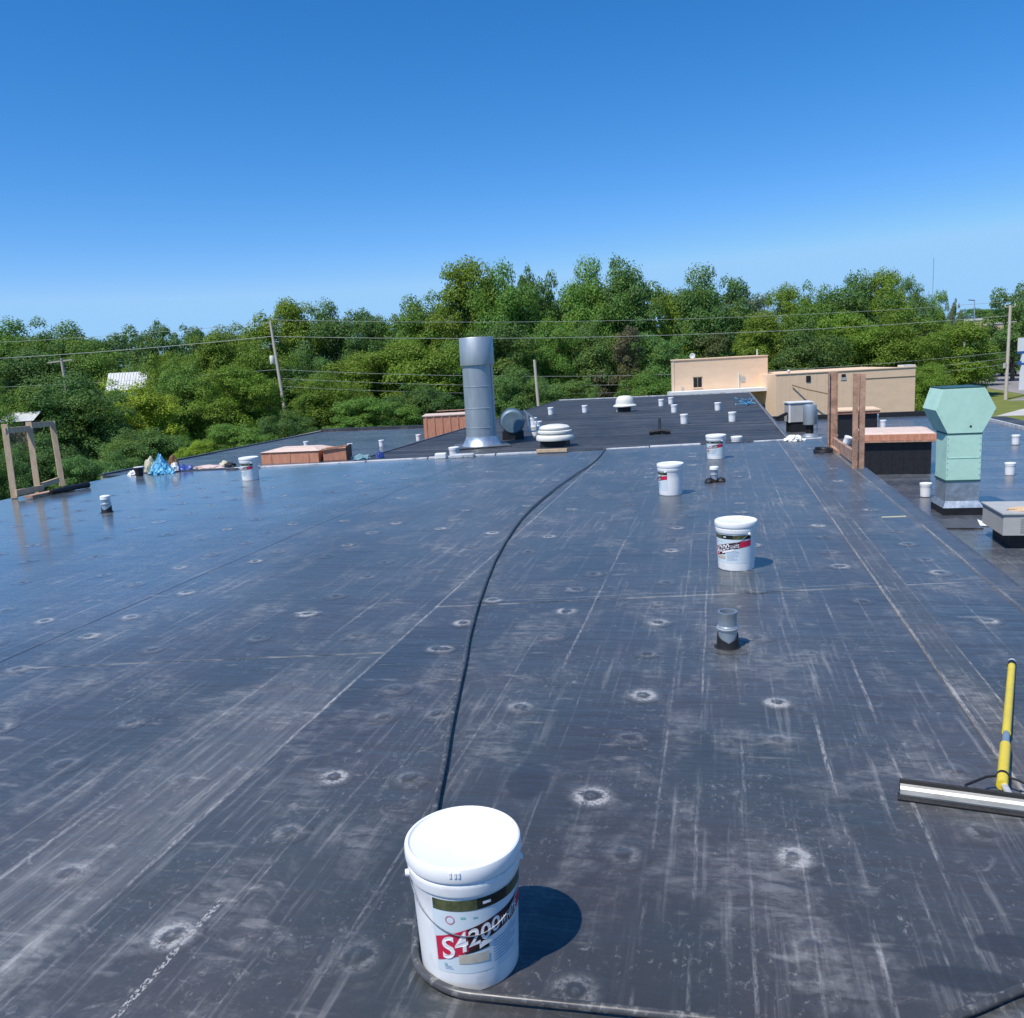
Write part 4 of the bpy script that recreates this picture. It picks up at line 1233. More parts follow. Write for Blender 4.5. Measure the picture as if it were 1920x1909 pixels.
wb = tbox(1.62, 2.24, -0.02, 0.02, -0.82, -0.10).build('window', M_GLASS, t)
tbox(1.57, 2.29, -0.035, -0.022, -0.10, -0.05).build('frame', M_TANDK, wb)
tbox(1.90, 1.955, -0.035, -0.022, -0.82, -0.10).build('frame', M_TANDK, wb)
tbox(1.57, 2.29, -0.05, -0.022, -0.88, -0.82).build('sill', M_TAN, wb)
tbox(-0.35, 7.65, -1.9, -0.03, -1.27, -1.02).build('canopy', M_WHITE, t)
tbox(6.55, 7.55, -1.7, -0.05, -2.3, -1.28).build('soffit', M_TANDK, t)  # shade under the canopy is put into this box's darker brown
tbox(6.4, 7.55, -1.55, -0.1, GZ, -2.31).build('recess', M_BLACK, t)  # solid black box, painted stand-in for the dark gap below
tbox(6.95, 7.20, -1.75, -1.58, GZ, -2.31).build('pillar', M_CREAM, t)
tbox(5.15, 5.45, -0.06, -0.01, -0.55, -0.20).build('meter_box', M_GREY, t)
tbox(4.95, 5.03, -0.09, -0.01, -1.0, 0.1).build('conduit', M_CREAM, t)
tbox(0.72, 0.86, -0.05, -0.01, -1.0, -0.75).build('meter_box', M_GREY, t)
tbox(0.10, 0.16, -0.05, -0.01, -1.0, 1.2).build('downpipe', M_CREAM, t)
tbox(6.45, 6.53, 0.3, 0.38, 1.25, 1.75).build('roof_pipe', M_CREAM, t)
# the low wing reaches nearer to the camera
def wbox(s0, s1, d0, d1, z0, z1):
    o = Vector((3.40, 61.35, 0))
    a = math.radians(14.2)
    ax_ = Vector((math.cos(a), math.sin(a), 0))
    ay_ = Vector((-math.sin(a), math.cos(a), 0))
    c = o + ax_ * (s0 + s1) / 2 + ay_ * (d0 + d1) / 2 + Vector((0, 0, (z0 + z1) / 2))
    return MB().box(c, (abs(s1 - s0), abs(d1 - d0), abs(z1 - z0)), rz=a)
wbox(0.62, 10.40, 0, 9, GZ, -0.10).build('wing_wall', M_TAN, t)
wbox(0.60, 10.44, -0.05, 0.2, -0.098, -0.04).build('coping', M_TAN, t)
wbox(9.55, 10.40, 0.0, 0.9, -0.035, 0.10).build('roof_box', M_CREAM, t)
for k in range(9):
    wbox(0.9 + 0.62 * k, 0.96 + 0.62 * k, -0.010, -0.002, -3.0, -0.11).build('wall_rib', M_TAN, t)
wbox(2.72, 3.02, -0.05, -0.003, -0.70, -0.28).build('wall_vent', M_BLACK, t)
wbox(5.20, 5.48, -0.05, -0.003, -0.50, -0.30).build('wall_vent', M_BLACK, t)
wbox(5.15, 5.53, -0.04, -0.003, -0.72, -0.52).build('wall_vent', M_GREY, t)
lampb = MB().lathe([(0.0001, -0.11), (0.08, -0.08), (0.11, 0.0), (0.08, 0.08), (0.0001, 0.11)], 14, tuple(Vector((3.40, 61.35, 0)) + Vector((math.cos(rz) * 1.5, math.sin(rz) * 1.5, 0.10)))).build('lamp', M_WHITE, t)
def wv(s, d, z):
    return Vector((3.40, 61.35, 0)) + Vector((math.cos(rz), math.sin(rz), 0)) * s + Vector((-math.sin(rz), math.cos(rz), 0)) * d + Vector((0, 0, z))
MB().tube([wv(1.7, -0.1, -0.86), wv(2.6, -0.5, -1.2), wv(4.1, -1.0, -1.62)], 0.045, 6).build('handrail', M_TANDK, t)
wbox(6.8, 10.38, -0.03, -0.002, -0.72, -0.68).build('wall_band', M_TANDK, t)

t = thing('satellite_dish', 'small white dish on the top edge of the tan building', 'satellite dish', tuple(tanp(1.62, 0.3, 1.28)), rz)
MB().lathe([(0.0001, 0.06), (0.12, 0.04), (0.20, 0.0), (0.21, -0.02), (0.19, -0.02), (0.0001, 0.03)], 20, (0, -0.05, 0.24), axis='Y').build('dish', M_WHITE, t)
MB().box((0, 0.03, 0.10), (0.05, 0.05, 0.2)).build('mast', M_GREY, t)

# ------------------------------------------------------------------ utility poles and power lines
def utility_pole(name, label, base, top, r0, r1):
    t = thing(name, label, 'utility pole', base)
    d = Vector(top) - Vector(base)
    MB().tube([(0, 0, 0), d * 0.5, d], [r0, (r0 + r1) / 2, r1], 12).build('pole', M_POLE, t)
    return t, d
lpb, lpt = Vector((-41.97, 76.07, -5.39)), Vector((-43.82, 77.84, 7.12))
t, d = utility_pole('utility_pole', 'leaning wooden utility pole carrying a pale transformer can', lpb, lpt, 0.20, 0.13)
MB().lathe([(0.0001, -0.42), (0.22, -0.40), (0.24, -0.36), (0.24, 0.36), (0.20, 0.42), (0.0001, 0.44)], 18, tuple(d * 0.70 + Vector((-0.42, -0.1, 0)))).build('transformer', M_CREAM, t)
MB().lathe([(0.0001, -0.30), (0.13, -0.28), (0.14, 0.28), (0.0001, 0.32)], 12, tuple(d * 0.80 + Vector((-0.35, -0.1, 0)))).build('arrester', M_BLACK, t)
MB().bar(d * 0.85 + Vector((-0.15, -.05, 0)), d * 0.85 + Vector((0.55, 0.1, -0.1)), 0.08).build('bracket', M_GREY, t)
MB().tube([d * 0.995, d * 0.995 + Vector((0, 0, 0.28))], 0.05, 8).build('insulator', M_CREAM, t)
rpb, rpt = Vector((32.0, 106.3, -5.42)), Vector((32.58, 108.1, 5.2))
t, d = utility_pole('utility_pole', 'tall wooden utility pole on the grass verge at the right border', rpb, rpt, 0.20, 0.15)
MB().bar(d * 0.985 + Vector((-0.55, 0, 0)), d * 0.985 + Vector((0.55, 0.25, 0)), 0.12).build('crossarm', M_POLE, t)
MB().bar(d * 0.82 + Vector((-0.30, -.1, 0)), d * 0.82 + Vector((0.75, 0.15, 0.06)), 0.11).build('crossarm', M_GREY, t)
MB().lathe([(0.0001, -0.3), (0.17, -0.28), (0.17, 0.28), (0.0001, 0.3)], 14, tuple(d * 0.365 + Vector((-0.33, -0.15, 0)))).build('equipment_can', M_GREY, t)
for sx in (-0.5, 0.5):
    MB().tube([d * 0.985 + Vector((sx, 0.1, 0.05)), d * 0.985 + Vector((sx, 0.1, 0.32))], 0.05, 8).build('insulator', M_CREAM, t)
t, d = utility_pole('utility_pole', 'short bare wooden pole standing left of the lower roof', (-13.2, 62.8, GZ), (-13.66, 63.6, 1.87), 0.14, 0.11)
t, d = utility_pole('utility_pole', 'distant pole with a cross arm poking from the left trees', (-74.1, 83.2, GZ), (-74.36, 83.4, 5.15), 0.20, 0.17)
MB().bar(d * 0.97 + Vector((-1.5, -0.45, -0.1)), d * 0.97 + Vector((1.15, 0.35, 0.1)), 0.18).build('crossarm', M_POLE, t)
t, d = utility_pole('utility_pole', 'small distant pole among bright trees left of the right pole', (43.2, 166.5, GZ), (43.54, 168.73, 5.34), 0.20, 0.16)
t = thing('light_pole', 'distant pole with a short lamp arm behind the right utility pole', 'light pole', (38.2, 142.0, GZ))
MB().tube([(0, 0, 0), (0.0, 1.2, 12.9)], [0.11, 0.07], 8).build('pole', M_GALV, t)
MB().bar((0.0, 1.2, 12.85), (-0.9, 0.9, 12.95), 0.12).build('lamp_arm', M_BLACK, t)
t = thing('radio_mast', 'faint thin radio mast far off above the right treeline', 'radio mast', (106.5, 472, GZ))
MB().lathe([(0.15, 0), (0.15, 48.6), (0.0001, 48.7)], 6).build('mast', M_MAST, t)
for zz in (15, 27, 39):
    MB().lathe([(0.15, zz), (0.24, zz), (0.24, zz + .3), (0.15, zz + .3)], 6).build('collar', M_MAST, t)

def power_line(label, a, b, sag, rad=0.020, n=24):
    a, b = Vector(a), Vector(b)
    pts = []
    for i in range(n + 1):
        f = i / n
        q = a.lerp(b, f)
        q.z -= 4 * sag * f * (1 - f)
        pts.append(q)
    return tag(MB().tube(pts, rad, 5, False).build('power_line', M_WIREL), label, 'power line', 'power lines along the treeline')
power_line('topmost power line from the leaning pole to the right pole', lpt + Vector((0, 0, .25)), rpt + Vector((0, 0.2, .45)), 1.0)
power_line('second power line crossing just behind the stack top', (-43.66, 77.63, 5.71), (32.49, 108.0, 4.05), 1.05, 0.027)
power_line('upper telephone cable crossing behind the middle of the stack', (-43.2, 77.16, 2.39), (32.1, 107.2, -0.01), 1.55, 0.020)
power_line('lower telephone cable crossing behind the stack', (-43.1, 77.1, 1.5), (32.1, 107.1, -0.75), 1.7, 0.018)
power_line('lowest faint cable crossing above the far roof edge', (-43.0, 77.0, 0.7), (32.05, 107.0, -1.4), 1.8, 0.015)
power_line('topmost power line going left from the leaning pole', (-43.85, 77.8, 7.1), (-104.0, 88.5, 8.3), 0.35)
power_line('thick power line going left from the leaning pole', (-43.7, 77.6, 5.71), (-104.0, 88.0, 6.2), 0.40, 0.034)
power_line('low cable going left from the leaning pole', (-43.2, 77.1, 2.39), (-104.0, 87.5, 2.7), 0.4, 0.018)

# ------------------------------------------------------------------ buildings among the trees, sign, vehicles
t = thing('metal_shed', 'white corrugated metal shed roof showing between the left trees', 'shed', (-67.6, 85.4, GZ), 0.45)
MB().box((0, 1.5, 3.1), (4.2, 4.4, 6.2)).build('wall', M_SHEDROOF, t)
mb = MB()
for k in range(14):
    x0 = -2.2 + k * 0.315
    mb.add([(x0, -0.95, 6.5), (x0 + .27, -0.95, 6.5), (x0 + .27, 1.6, 8.55), (x0, 1.6, 8.55), (x0 + .27, -0.95, 6.56), (x0 + .315, -0.95, 6.56), (x0 + .315, 1.6, 8.61), (x0 + .27, 1.6, 8.61)],
           [(0, 1, 2, 3), (4, 5, 6, 7), (1, 4, 7, 2)])
tag(mb.build('roof', M_SHEDROOF, t), kind='stuff')
t = thing('house', 'small pale roofed house at the left border behind the timber frame', 'house', (-51.0, 51.8, GZ), 0.35)
MB().box((0, 1.5, 2.4), (2.2, 2.8, 4.8)).build('wall', M_TANDK, t)
mb = MB()
mb.add([(-1.25, -0.1, 4.8), (1.25, -0.1, 4.8), (1.25, 1.5, 5.45), (-1.25, 1.5, 5.45), (1.25, 3.1, 4.8), (-1.25, 3.1, 4.8)], [(0, 1, 2, 3), (3, 2, 4, 5)])
mb.build('roof', M_SHEDROOF, t)
MB().box((0.9, 0.02, 4.3), (0.7, 0.06, 0.7)).build('window', M_GLASS, t)
for (x, y, z, sx, sz, lab) in [(81.0, 294, 7.4, 5.6, 0.9, 'long low pale building far off on the right hill'), (79.1, 272, 5.6, 3.0, 0.8, 'tiny pale roofed building right of the long hill building'), (71.5, 259, 3.8, 3.0, 0.9, 'small pale building below the long hill building')]:
    t = thing('distant_building', lab, 'building', (x, y, z), 0.2)
    MB().box((0, 2, -3), (sx, 4, 6)).build('wall', M_TAN, t)
    MB().box((0, 2, 0.02 + sz * 0.35), (sx * 1.1, 4.4, sz * 0.7)).build('roof', M_CREAM, t)

t = thing('pylon_sign', 'blue and white pylon sign at the right border by the parking lot', 'sign', (39.55, 124.75, GZ), 0.30)
MB().box((0, 0, 3.6), (1.7, 0.35, 0.5)).build('blue_panel', M_SIGNB, t)
MB().box((0.0, 0, 6.0), (1.75, 0.4, 1.75)).build('white_panel', M_SIGNW, t)
MB().box((0, 0, 5.05), (1.75, 0.41, 0.16)).build('blue_panel', M_SIGNB, t)
MB().box((0, 0, 4.88), (1.75, 0.4, 0.14)).build('blue_panel', M_SIGNB, t)
MB().box((0, 0, 4.2), (0.9, 0.36, 1.2)).build('white_panel', M_SIGNW, t)
MB().box((0, 0, 1.7), (0.9, 0.30, 3.4)).build('post', M_SIGNW, t)

def vehicle(label, cat, loc, rz, paint, L, W_, Hh, boxy):
    t = thing('parked_' + cat, label, cat, loc, rz, 'vehicles on the parking lot')
    pts = [(-L / 2, 0.35), (L / 2, 0.35), (L / 2, 0.85), (L / 2 - 0.1, 0.98)]
    pts += [(L * 0.30, 1.02), (L * 0.16, Hh - 0.05), (-L * 0.32, Hh), (-L * (0.47 if boxy else 0.42), Hh - (0.1 if boxy else 0.35)), (-L / 2, 1.0)]
    n = len(pts)
    vs = [(x, -W_ / 2, z) for x, z in pts] + [(x, W_ / 2, z) for x, z in pts]
    fs = [tuple(range(n)), tuple(reversed(range(n, 2 * n)))] + [(i, n + i, n + (i + 1) % n, (i + 1) % n) for i in range(n)]
    MB().add(vs, fs).build('body', paint, t, bevel=0.05)
    for sy in (-1, 1):
        MB().add([(-L * .28, sy * (W_ / 2 + .004), 1.05), (L * .22, sy * (W_ / 2 + .004), 1.05), (L * .13, sy * (W_ / 2 + .004), Hh - .12), (-L * .28, sy * (W_ / 2 + .004), Hh - .1)], [(0, 1, 2, 3)]).build('side_window', M_GLASS, t)
        for sx in (-0.31, 0.31):
            MB().lathe([(0.0001, -.11), (0.30, -.11), (0.33, -.08), (0.33, .08), (0.30, .11), (0.0001, .11)], 16, (sx * L, sy * (W_ / 2 - 0.1), 0.33), axis='Y').build('wheel', M_BLACK, t)
        MB().box((L / 2 + 0.003, sy * W_ * .36, 0.80), (0.03, 0.3, 0.16)).build('headlight', M_WHITE, t)
    MB().box((-L / 2 + L * 0.03, 0, Hh - 0.45), (0.10, W_ * .8, 0.42)).build('rear_window', M_GLASS, t)
    MB().add([(L * .305, -W_ * .42, 1.04), (L * .305, W_ * .42, 1.04), (L * .168, W_ * .40, Hh - .06), (L * .168, -W_ * .40, Hh - .06)], [(0, 1, 2, 3)]).build('windscreen', M_GLASS, t)
    return t
vehicle('silver blue van parked at the back of the parking lot', 'van', (56.5, 197.5, GZ + 0.03), -1.9, M_CARB, 4.8, 2.0, 2.1, True)
vehicle('black car parked right behind the right utility pole', 'car', (54.0, 176.5, GZ + 0.03), 0.25, M_CARK, 4.6, 1.8, 1.6, False)
vehicle('white car parked at the right border before the black car', 'car', (54.8, 168.5, GZ + 0.03), 0.25, M_CARW, 4.5, 1.8, 1.5, False)

# ------------------------------------------------------------------ trees
tl = NT('tree leaves')
oi = tl.n('ShaderNodeObjectInfo')
gi = tl.n('ShaderNodeNewGeometry')
rpi = gi.outputs['Random Per Island']
hsv = tl.n('ShaderNodeHueSaturation')
tl.link(oi.outputs['Color'], hsv.inputs['Color'])
tl.link(tl.rng(rpi, 0, 1, 0.475, 0.525), hsv.inputs['Hue'])
tl.link(tl.rng(rpi, 0, 1, 0.72, 1.28), hsv.inputs['Value'])
cl = tl.noise(gi.outputs['Position'], 0.35, 3.0)
cc = tl.mix(tl.math('MULTIPLY', tl.ss(cl, 0.45, 0.68), 0.45), hsv.outputs[0], (0.20, 0.265, 0.035))
tl.link(cc, tl.b.inputs['Base Color'])
tl.b.inputs['Roughness'].default_value = 0.55
tl.b.inputs['Specular IOR Level'].default_value = 0.25
tr_ = tl.n('ShaderNodeBsdfTranslucent')
tl.link(cc, tr_.inputs['Color'])
ms = tl.n('ShaderNodeMixShader')
ms.inputs[0].default_value = 0.40
tl.link(tl.b.outputs[0], ms.inputs[1])
tl.link(tr_.outputs[0], ms.inputs[2])
outn = [n for n in tl.t.nodes if n.type == 'OUTPUT_MATERIAL'][0]
tl.link(ms.outputs[0], outn.inputs['Surface'])
M_LEAF = tl.m
M_BARK = mat('tree bark', (0.11, 0.09, 0.07), 0.95, var=0.3, vscale=3, bump=0.4)

def crown(seed, nl, nleaf, rmin, rmax, leaf, form):
    R = np.random.default_rng(seed)
    cen, rad = [], []
    for k in range(9):          # a leafy core keeps the crown in one piece
        hh = (0.30 + 0.058 * k) if form != 'bush' else 0.12 + 0.07 * k
        cen.append((R.uniform(-.08, .08), R.uniform(-.08, .08), hh))
        rad.append(rmax)
    tries = 0
    while len(cen) < nl and tries < 200000:
        tries += 1
        q = R.uniform(-1, 1, 3)
        h = (q[2] + 1) / 2
        if form == 'round':
            wid = math.sqrt(max(0, 1 - ((h - 0.48) / 0.52) ** 2)) ** 0.8
        elif form == 'broad':
            wid = math.sqrt(max(0, 1 - ((h - 0.58) / 0.44) ** 2)) if h > 0.58 else 0.55 + 0.45 * h / 0.58
        elif form == 'bush':
            wid = math.sqrt(max(0, 1 - (max(0, h - 0.25) / 0.75) ** 2))
        elif form == 'cone':
            wid = (1 - h) ** 0.8 * 0.95 + 0.05
        else:
            wid = math.sqrt(max(0, 1 - ((h - 0.55) / 0.45) ** 2)) * (0.6 + 0.4 * R.random())
        d = math.hypot(q[0], q[1])
        if d > wid or (d < wid * 0.3 and h < 0.7 and R.random() < 0.5):
            continue
        rr = R.uniform(rmin, rmax)
        cnd = (q[0] * 0.5 * (1 - rr), q[1] * 0.5 * (1 - rr), min(0.95, h * (1 - rr * 0.6) + 0.02))
        if cnd[2] > 0.6:
            dd = np.linalg.norm(np.array(cen) - np.array(cnd), axis=1)
            if dd.min() > 0.17:
                continue
        cen.append(cnd)
        rad.append(rr)
    cen, rad = np.array(cen), np.array(rad)
    wgt = rad ** 2 / (rad ** 2).sum()
    ii = R.choice(nl, nleaf, p=wgt)
    d = R.normal(size=(nleaf, 3))
    d[:, 2] = np.where(d[:, 2] < -0.3, -d[:, 2] * R.random(nleaf), d[:, 2])
    d /= np.linalg.norm(d, axis=1)[:, None]
    rr = rad[ii] * (R.uniform(0.62, 1.06, nleaf) + np.abs(R.normal(size=nleaf)) * 0.10)
    asp = np.array([0.56, 0.56, 0.60])
    P = cen[ii] + d * rr[:, None] * asp
    nrm = d * 1.0 + R.normal(size=(nleaf, 3)) * 0.50 + np.array([0, 0, 0.35])
    nrm /= np.linalg.norm(nrm, axis=1)[:, None]
    a = np.cross(nrm, R.normal(size=(nleaf, 3)))
    a /= np.linalg.norm(a, axis=1)[:, None]
    b = np.cross(nrm, a)
    s = leaf * R.uniform(0.6, 1.4, nleaf)[:, None]
    a = a * s
    b = b * s * 0.7
    V = np.stack([P - a, P - b * 0.9 + a * 0.1, P + a, P + b], 1).reshape(-1, 3)
    me = bpy.data.meshes.new('crown')
    n = nleaf
    me.vertices.add(4 * n)
    me.vertices.foreach_set('co', V.astype(np.float32).ravel())
    me.loops.add(4 * n)
    me.loops.foreach_set('vertex_index', np.arange(4 * n, dtype=np.int32))
    me.polygons.add(n)
    me.polygons.foreach_set('loop_start', np.arange(0, 4 * n, 4, dtype=np.int32))
    me.polygons.foreach_set('loop_total', np.full(n, 4, dtype=np.int32))
    me.materials.append(M_LEAF)
    me.update(calc_edges=True)
    # trunk and limbs of the same tree
    mb = MB()
    mb.tube([(0, 0, 0), (0.006, 0.004, 0.3), (-0.004, 0.006, 0.50), (0, 0, 0.66)], [0.026, 0.019, 0.011, 0.003], 8)
    for k in R.choice(nl, min(nl, 12), replace=False):
        c = cen[k]
        z0 = max(0.10, c[2] - 0.22 - 0.15 * R.random())
        mb.tube([(0, 0, z0), (c[0] * 0.5, c[1] * 0.5, (z0 + c[2]) / 2 + 0.01), tuple(c)], [0.009, 0.006, 0.002], 5)
    tm = mb.mesh('trunk', M_BARK)
    return me, tm
FORMS = [crown(11, 130, 56000, 0.10, 0.22, 0.0084, 'round'), crown(22, 105, 52000, 0.11, 0.26, 0.0088, 'round'), crown(33, 150, 60000, 0.08, 0.20, 0.0084, 'bush'),
         crown(44, 130, 54000, 0.09, 0.22, 0.0084, 'broad'), crown(55, 85, 32000, 0.10, 0.20, 0.0088, 'broad'), crown(66, 75, 22000, 0.08, 0.17, 0.0090, 'airy'),
         crown(77, 95, 22000, 0.06, 0.14, 0.0085, 'cone')]
HUE = {'g': (0.160, 0.290, 0.052), 'd': (0.125, 0.235, 0.062), 'y': (0.195, 0.305, 0.038), 'l': (0.30, 0.40, 0.04), 'p': (0.16, 0.22, 0.11), 'b': (0.165, 0.150, 0.085), 'o': (0.140, 0.165, 0.055)}
TREES = [
 (-123.3, 128.1, -5.4, 19.5, 16.6, 0, 'g', 'tall mid green tree at the far left end of the treeline'),
 (-115.4, 130.1, -5.4, 19.5, 12.2, 1, 'g', 'rounded tree on the skyline above the far left cross arm pole'),
 (-107.9, 131.8, -5.4, 18.4, 13.3, 2, 'd', 'dark green tree on the skyline behind the white metal shed'),
 (-91.9, 123.4, -5.4, 18.8, 9.2, 5, 'd', 'feathery tree rising highest on the left skyline'),
 (-85.0, 124.9, -5.4, 17.7, 9.2, 5, 'd', 'smaller feathery tree on the skyline right of the highest left one'),
 (-76.9, 123.5, -5.4, 16.1, 12.0, 1, 'y', 'olive tree on the skyline just left of the leaning pole'),
 (-61.5, 114.1, -5.4, 17.7, 9.9, 3, 'y', 'broad tree on the skyline right above the leaning utility pole'),
 (-56.1, 117.5, -5.4, 17.5, 10.1, 0, 'd', 'dark tree on the skyline at the start of the rising slope'),
 (-49.7, 119.3, -5.4, 18.6, 10.1, 2, 'd', 'dense skyline tree left of the metal stack'),
 (-43.1, 120.9, -5.4, 18.4, 11.0, 1, 'g', 'tree on the skyline below the step up to the tallest trees'),
 (-34.6, 117.3, -5.4, 21.3, 11.3, 3, 'y', 'yellowish tall tree standing over the metal stack'),
 (-28.5, 115.6, -5.4, 20.6, 9.3, 0, 'g', 'tall tree on the skyline just right of the metal stack'),
 (-25.6, 121.9, -5.4, 22.4, 7.1, 5, 'd', 'loose topped tree poking out highest on the skyline'),
 (-22.6, 126.3, -5.4, 19.5, 7.3, 2, 'g', 'lower tree filling the dip in the central skyline'),
 (-17.3, 120.6, -5.4, 20.9, 9.1, 0, 'g', 'tall round tree left of the central pair on the skyline'),
 (-12.7, 121.8, -5.4, 21.2, 9.1, 1, 'd', 'dark tall tree above the brown spruce'),
 (-7.2, 124.9, -5.4, 19.1, 9.7, 2, 'y', 'olive tall tree above the left end of the tan building'),
 (-1.8, 126.3, -5.4, 19.2, 9.7, 0, 'd', 'dark tall tree behind the middle of the tan building'),
 (3.3, 132.6, -5.4, 18.0, 7.3, 5, 'p', 'pale airy tree with sky showing through its crown'),
 (6.6, 143.6, -5.4, 16.2, 5.9, 4, 'p', 'small pale tree in the skyline dip above the tan building corner'),
 (9.7, 123.3, -5.4, 15.3, 7.6, 3, 'y', 'bright green tree right of the dip in the skyline'),
 (13.4, 122.2, -5.4, 15.7, 8.3, 1, 'g', 'rounded tree on the skyline above the rusty posts'),
 (18.3, 125.7, -5.4, 16.6, 9.3, 0, 'd', 'highest tree of the right hand skyline mass'),
 (22.6, 126.8, -5.4, 16.6, 7.6, 3, 'y', 'yellow green tree at the right edge of the high skyline mass'),
 (30.0, 145.6, -5.4, 17.3, 5.8, 4, 'd', 'dark narrow tree left of the radio mast'),
 (35.6, 155.0, -5.4, 15.3, 6.1, 4, 'g', 'narrow tree standing under the radio mast'),
 (41.5, 169.1, -5.4, 15.6, 3.8, 5, 'p', 'thin wispy tree just right of the radio mast'),
 (46.5, 151.7, -5.4, 16.6, 8.8, 5, 'd', 'blue green tree behind the cross arm of the right hand pole'),
 (-42.5, 93.6, -5.4, 10.8, 13.9, 2, 'y', 'huge leafy tree hanging over the left wing roof'),
 (-48.9, 92.8, -5.4, 9.9, 8.9, 0, 'd', 'dark tree in shade right behind the leaning pole'),
 (-35.7, 95.4, -5.4, 11.3, 12.4, 1, 'y', 'wide sunlit tree left of the metal stack'),
 (-30.8, 97.5, -5.4, 10.1, 9.6, 0, 'g', 'tree whose lower crown is hidden by the metal stack'),
 (-25.5, 99.4, -5.4, 13.3, 11.1, 2, 'd', 'dark wide tree right of the metal stack'),
 (-20.3, 102.6, -5.4, 12.2, 9.0, 0, 'g', 'green tree above the short bare pole'),
 (-15.6, 104.8, -5.4, 12.0, 9.1, 1, 'd', 'shaded tree right of the short bare pole'),
 (-10.7, 100.9, -5.4, 12.4, 9.4, 6, 'b', 'brownish half bare spruce left of the tan building'),
 (-6.3, 106.0, -5.4, 11.4, 9.8, 2, 'd', 'shaded tree between the brown spruce and the tan building'),
 (-0.5, 107.4, -5.4, 11.1, 10.6, 6, 'o', 'dull olive tree right behind the satellite dish'),
 (5.1, 106.8, -5.4, 11.3, 8.9, 3, 'y', 'bright yellow green tree behind the step of the tan building'),
 (9.6, 105.6, -5.4, 10.1, 10.1, 1, 'd', 'deep green tree behind the wall lamp wing'),
 (15.4, 109.3, -5.4, 10.8, 8.9, 3, 'y', 'bright tree behind the tops of the rusty posts'),
 (20.6, 108.5, -5.4, 10.7, 10.9, 0, 'y', 'broad sunny tree behind the right end of the tan building'),
 (27.7, 116.5, -5.4, 10.6, 10.8, 2, 'y', 'wide olive green tree behind the green vent hood'),
 (58.7, 209.5, -5.4, 6.4, 23.4, 3, 'g', 'long low tree mass behind the parked cars'),
 (55.3, 171.6, -5.4, 9.9, 14.4, 1, 'd', 'dark tree behind the blue and white sign'),
 (93.9, 340.1, 4.0, 10.0, 20.0, 2, 'd', 'distant blue green tree on the far right hill'),
 (98.0, 330.4, 4.0, 8.8, 15.0, 0, 'd', 'distant dark tree on the far hill left of the right pole'),
 (-84.1, 89.7, -5.4, 12.8, 12.4, 1, 'd', 'dark tree under the power lines at the far left'),
 (-79.4, 94.0, -5.4, 13.0, 11.2, 0, 'g', 'green tree behind the far left cross arm pole'),
 (-59.4, 84.3, -5.4, 11.9, 9.0, 2, 'y', 'yellow green tree right of the white metal shed'),
 (-59.1, 91.7, -5.4, 12.4, 9.7, 3, 'y', 'bright tree under the power lines left of the leaning pole'),
 (-52.8, 90.0, -5.4, 11.3, 8.7, 0, 'y', 'bushy sunlit tree touching the leaning pole from behind'),
 (-50.0, 56.6, -5.4, 8.0, 7.8, 0, 'd', 'near dark tree behind the timber frame'),
 (-49.4, 63.0, -5.4, 7.5, 8.0, 1, 'l', 'small lime green tree below the white metal shed'),
 (-51.4, 73.3, -5.4, 9.2, 7.3, 1, 'g', 'glossy leaved tree in the middle of the left treeline'),
 (-45.1, 72.5, -5.4, 8.1, 8.3, 3, 'y', 'bright bushy tree below the power lines near the leaning pole'),
 (-52.5, 53.8, -5.4, 7.6, 5.7, 1, 'g', 'green bush tree at the left edge behind the timber frame'),
 (-41.5, 83.8, -5.4, 7.2, 8.6, 1, 'y', 'leafy shrub tree right of the leaning pole'),
 (-31.4, 73.4, -5.4, 5.4, 8.1, 2, 'g', 'bushy tree overhanging the far edge of the left wing roof'),
 (-28.4, 78.4, -5.4, 5.6, 7.3, 1, 'd', 'shaded bush left of the metal stack'),
 (-19.7, 80.8, -5.4, 6.7, 7.3, 0, 'd', 'shaded bush right of the metal stack'),
 (-14.6, 82.0, -5.4, 5.9, 7.3, 2, 'd', 'low dark bush behind the far roof edge'),
 (-6.5, 81.9, -5.4, 6.0, 6.5, 1, 'g', 'small green tree left of the tan building'),
 (18.2, 79.6, -5.4, 5.0, 4.8, 3, 'y', 'small bright tree at the right corner of the tan building'),
 (35.6, 142.8, -5.4, 6.1, 11.4, 1, 'd', 'dark tree at the left end of the parking lot'),
 (-40.4, 52.1, -5.4, 4.0, 5.8, 1, 'd', 'round dark shrub above the blue tarp'),
 (-34.1, 49.3, -5.4, 3.0, 3.3, 3, 'l', 'lime green shrub above the pink sheet'),
 (-36.9, 59.3, -5.4, 4.1, 6.3, 2, 'g', 'dense shrub behind the far left bucket'),
 (-34.2, 62.1, -5.4, 4.3, 5.5, 0, 'd', 'shrub in front of the leaning pole base'),
 (-36.5, 38.5, -5.4, 4.6, 3.7, 0, 'd', 'dark shrub seen through the timber frame'),
 (-32.4, 37.3, -5.4, 4.0, 3.6, 2, 'd', 'low dark shrub right of the timber frame'),
 (-35.0, 34.6, -5.4, 4.0, 2.2, 1, 'd', 'low shrub at the left border behind the timber frame'),
 (-39.3, 54.3, -5.4, 3.2, 4.1, 1, 'g', 'green shrub right above the dark blue bundle'),
 (-33.7, 41.1, -5.4, 3.3, 3.2, 0, 'd', 'small dark shrub left of the blue tarp'),
]

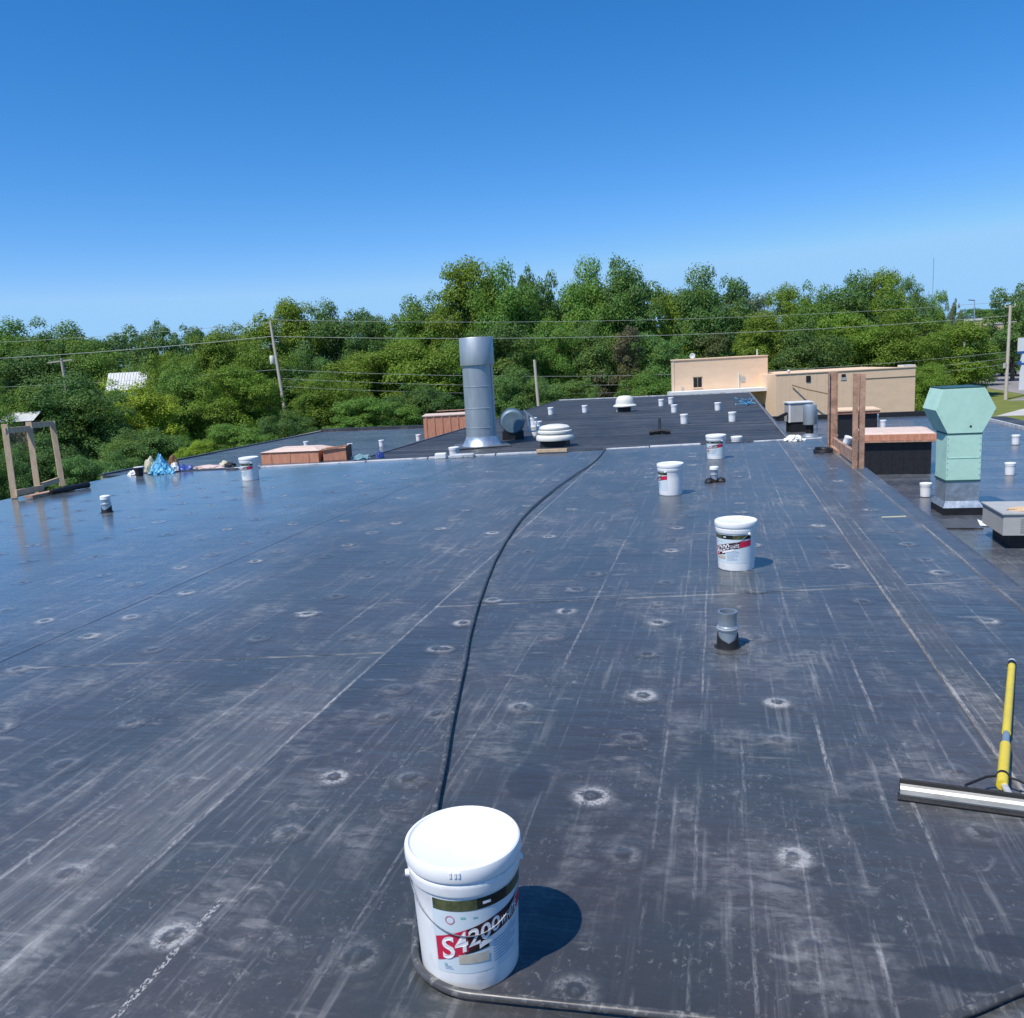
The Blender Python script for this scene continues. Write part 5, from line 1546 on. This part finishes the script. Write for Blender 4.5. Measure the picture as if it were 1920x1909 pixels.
rt_ = random.Random(42)
for (x, y, z0, h, wd, v, c, lab) in TREES:
    t = thing('tree', lab, 'shrub' if h < 5.5 else 'tree', (x, y, z0), rt_.uniform(0, 6.28), 'trees and shrubs round the roofs')
    if h < 5.5:
        t.name = 'shrub'
    wk = 1.55 if h > 16 else 1.25
    t.scale = (wd * wk, wd * rt_.uniform(0.85, 1.05) * wk, h * 1.03)
    k = rt_.uniform(0.82, 1.18)
    for nm, me in (('crown', FORMS[v][0]), ('trunk', FORMS[v][1])):
        o = bpy.data.objects.new(nm, me)
        COL.objects.link(o)
        o.parent = t
        hc = HUE[c]
        o.color = (hc[0] * k * rt_.uniform(0.92, 1.08), hc[1] * k, hc[2] * k, 1)
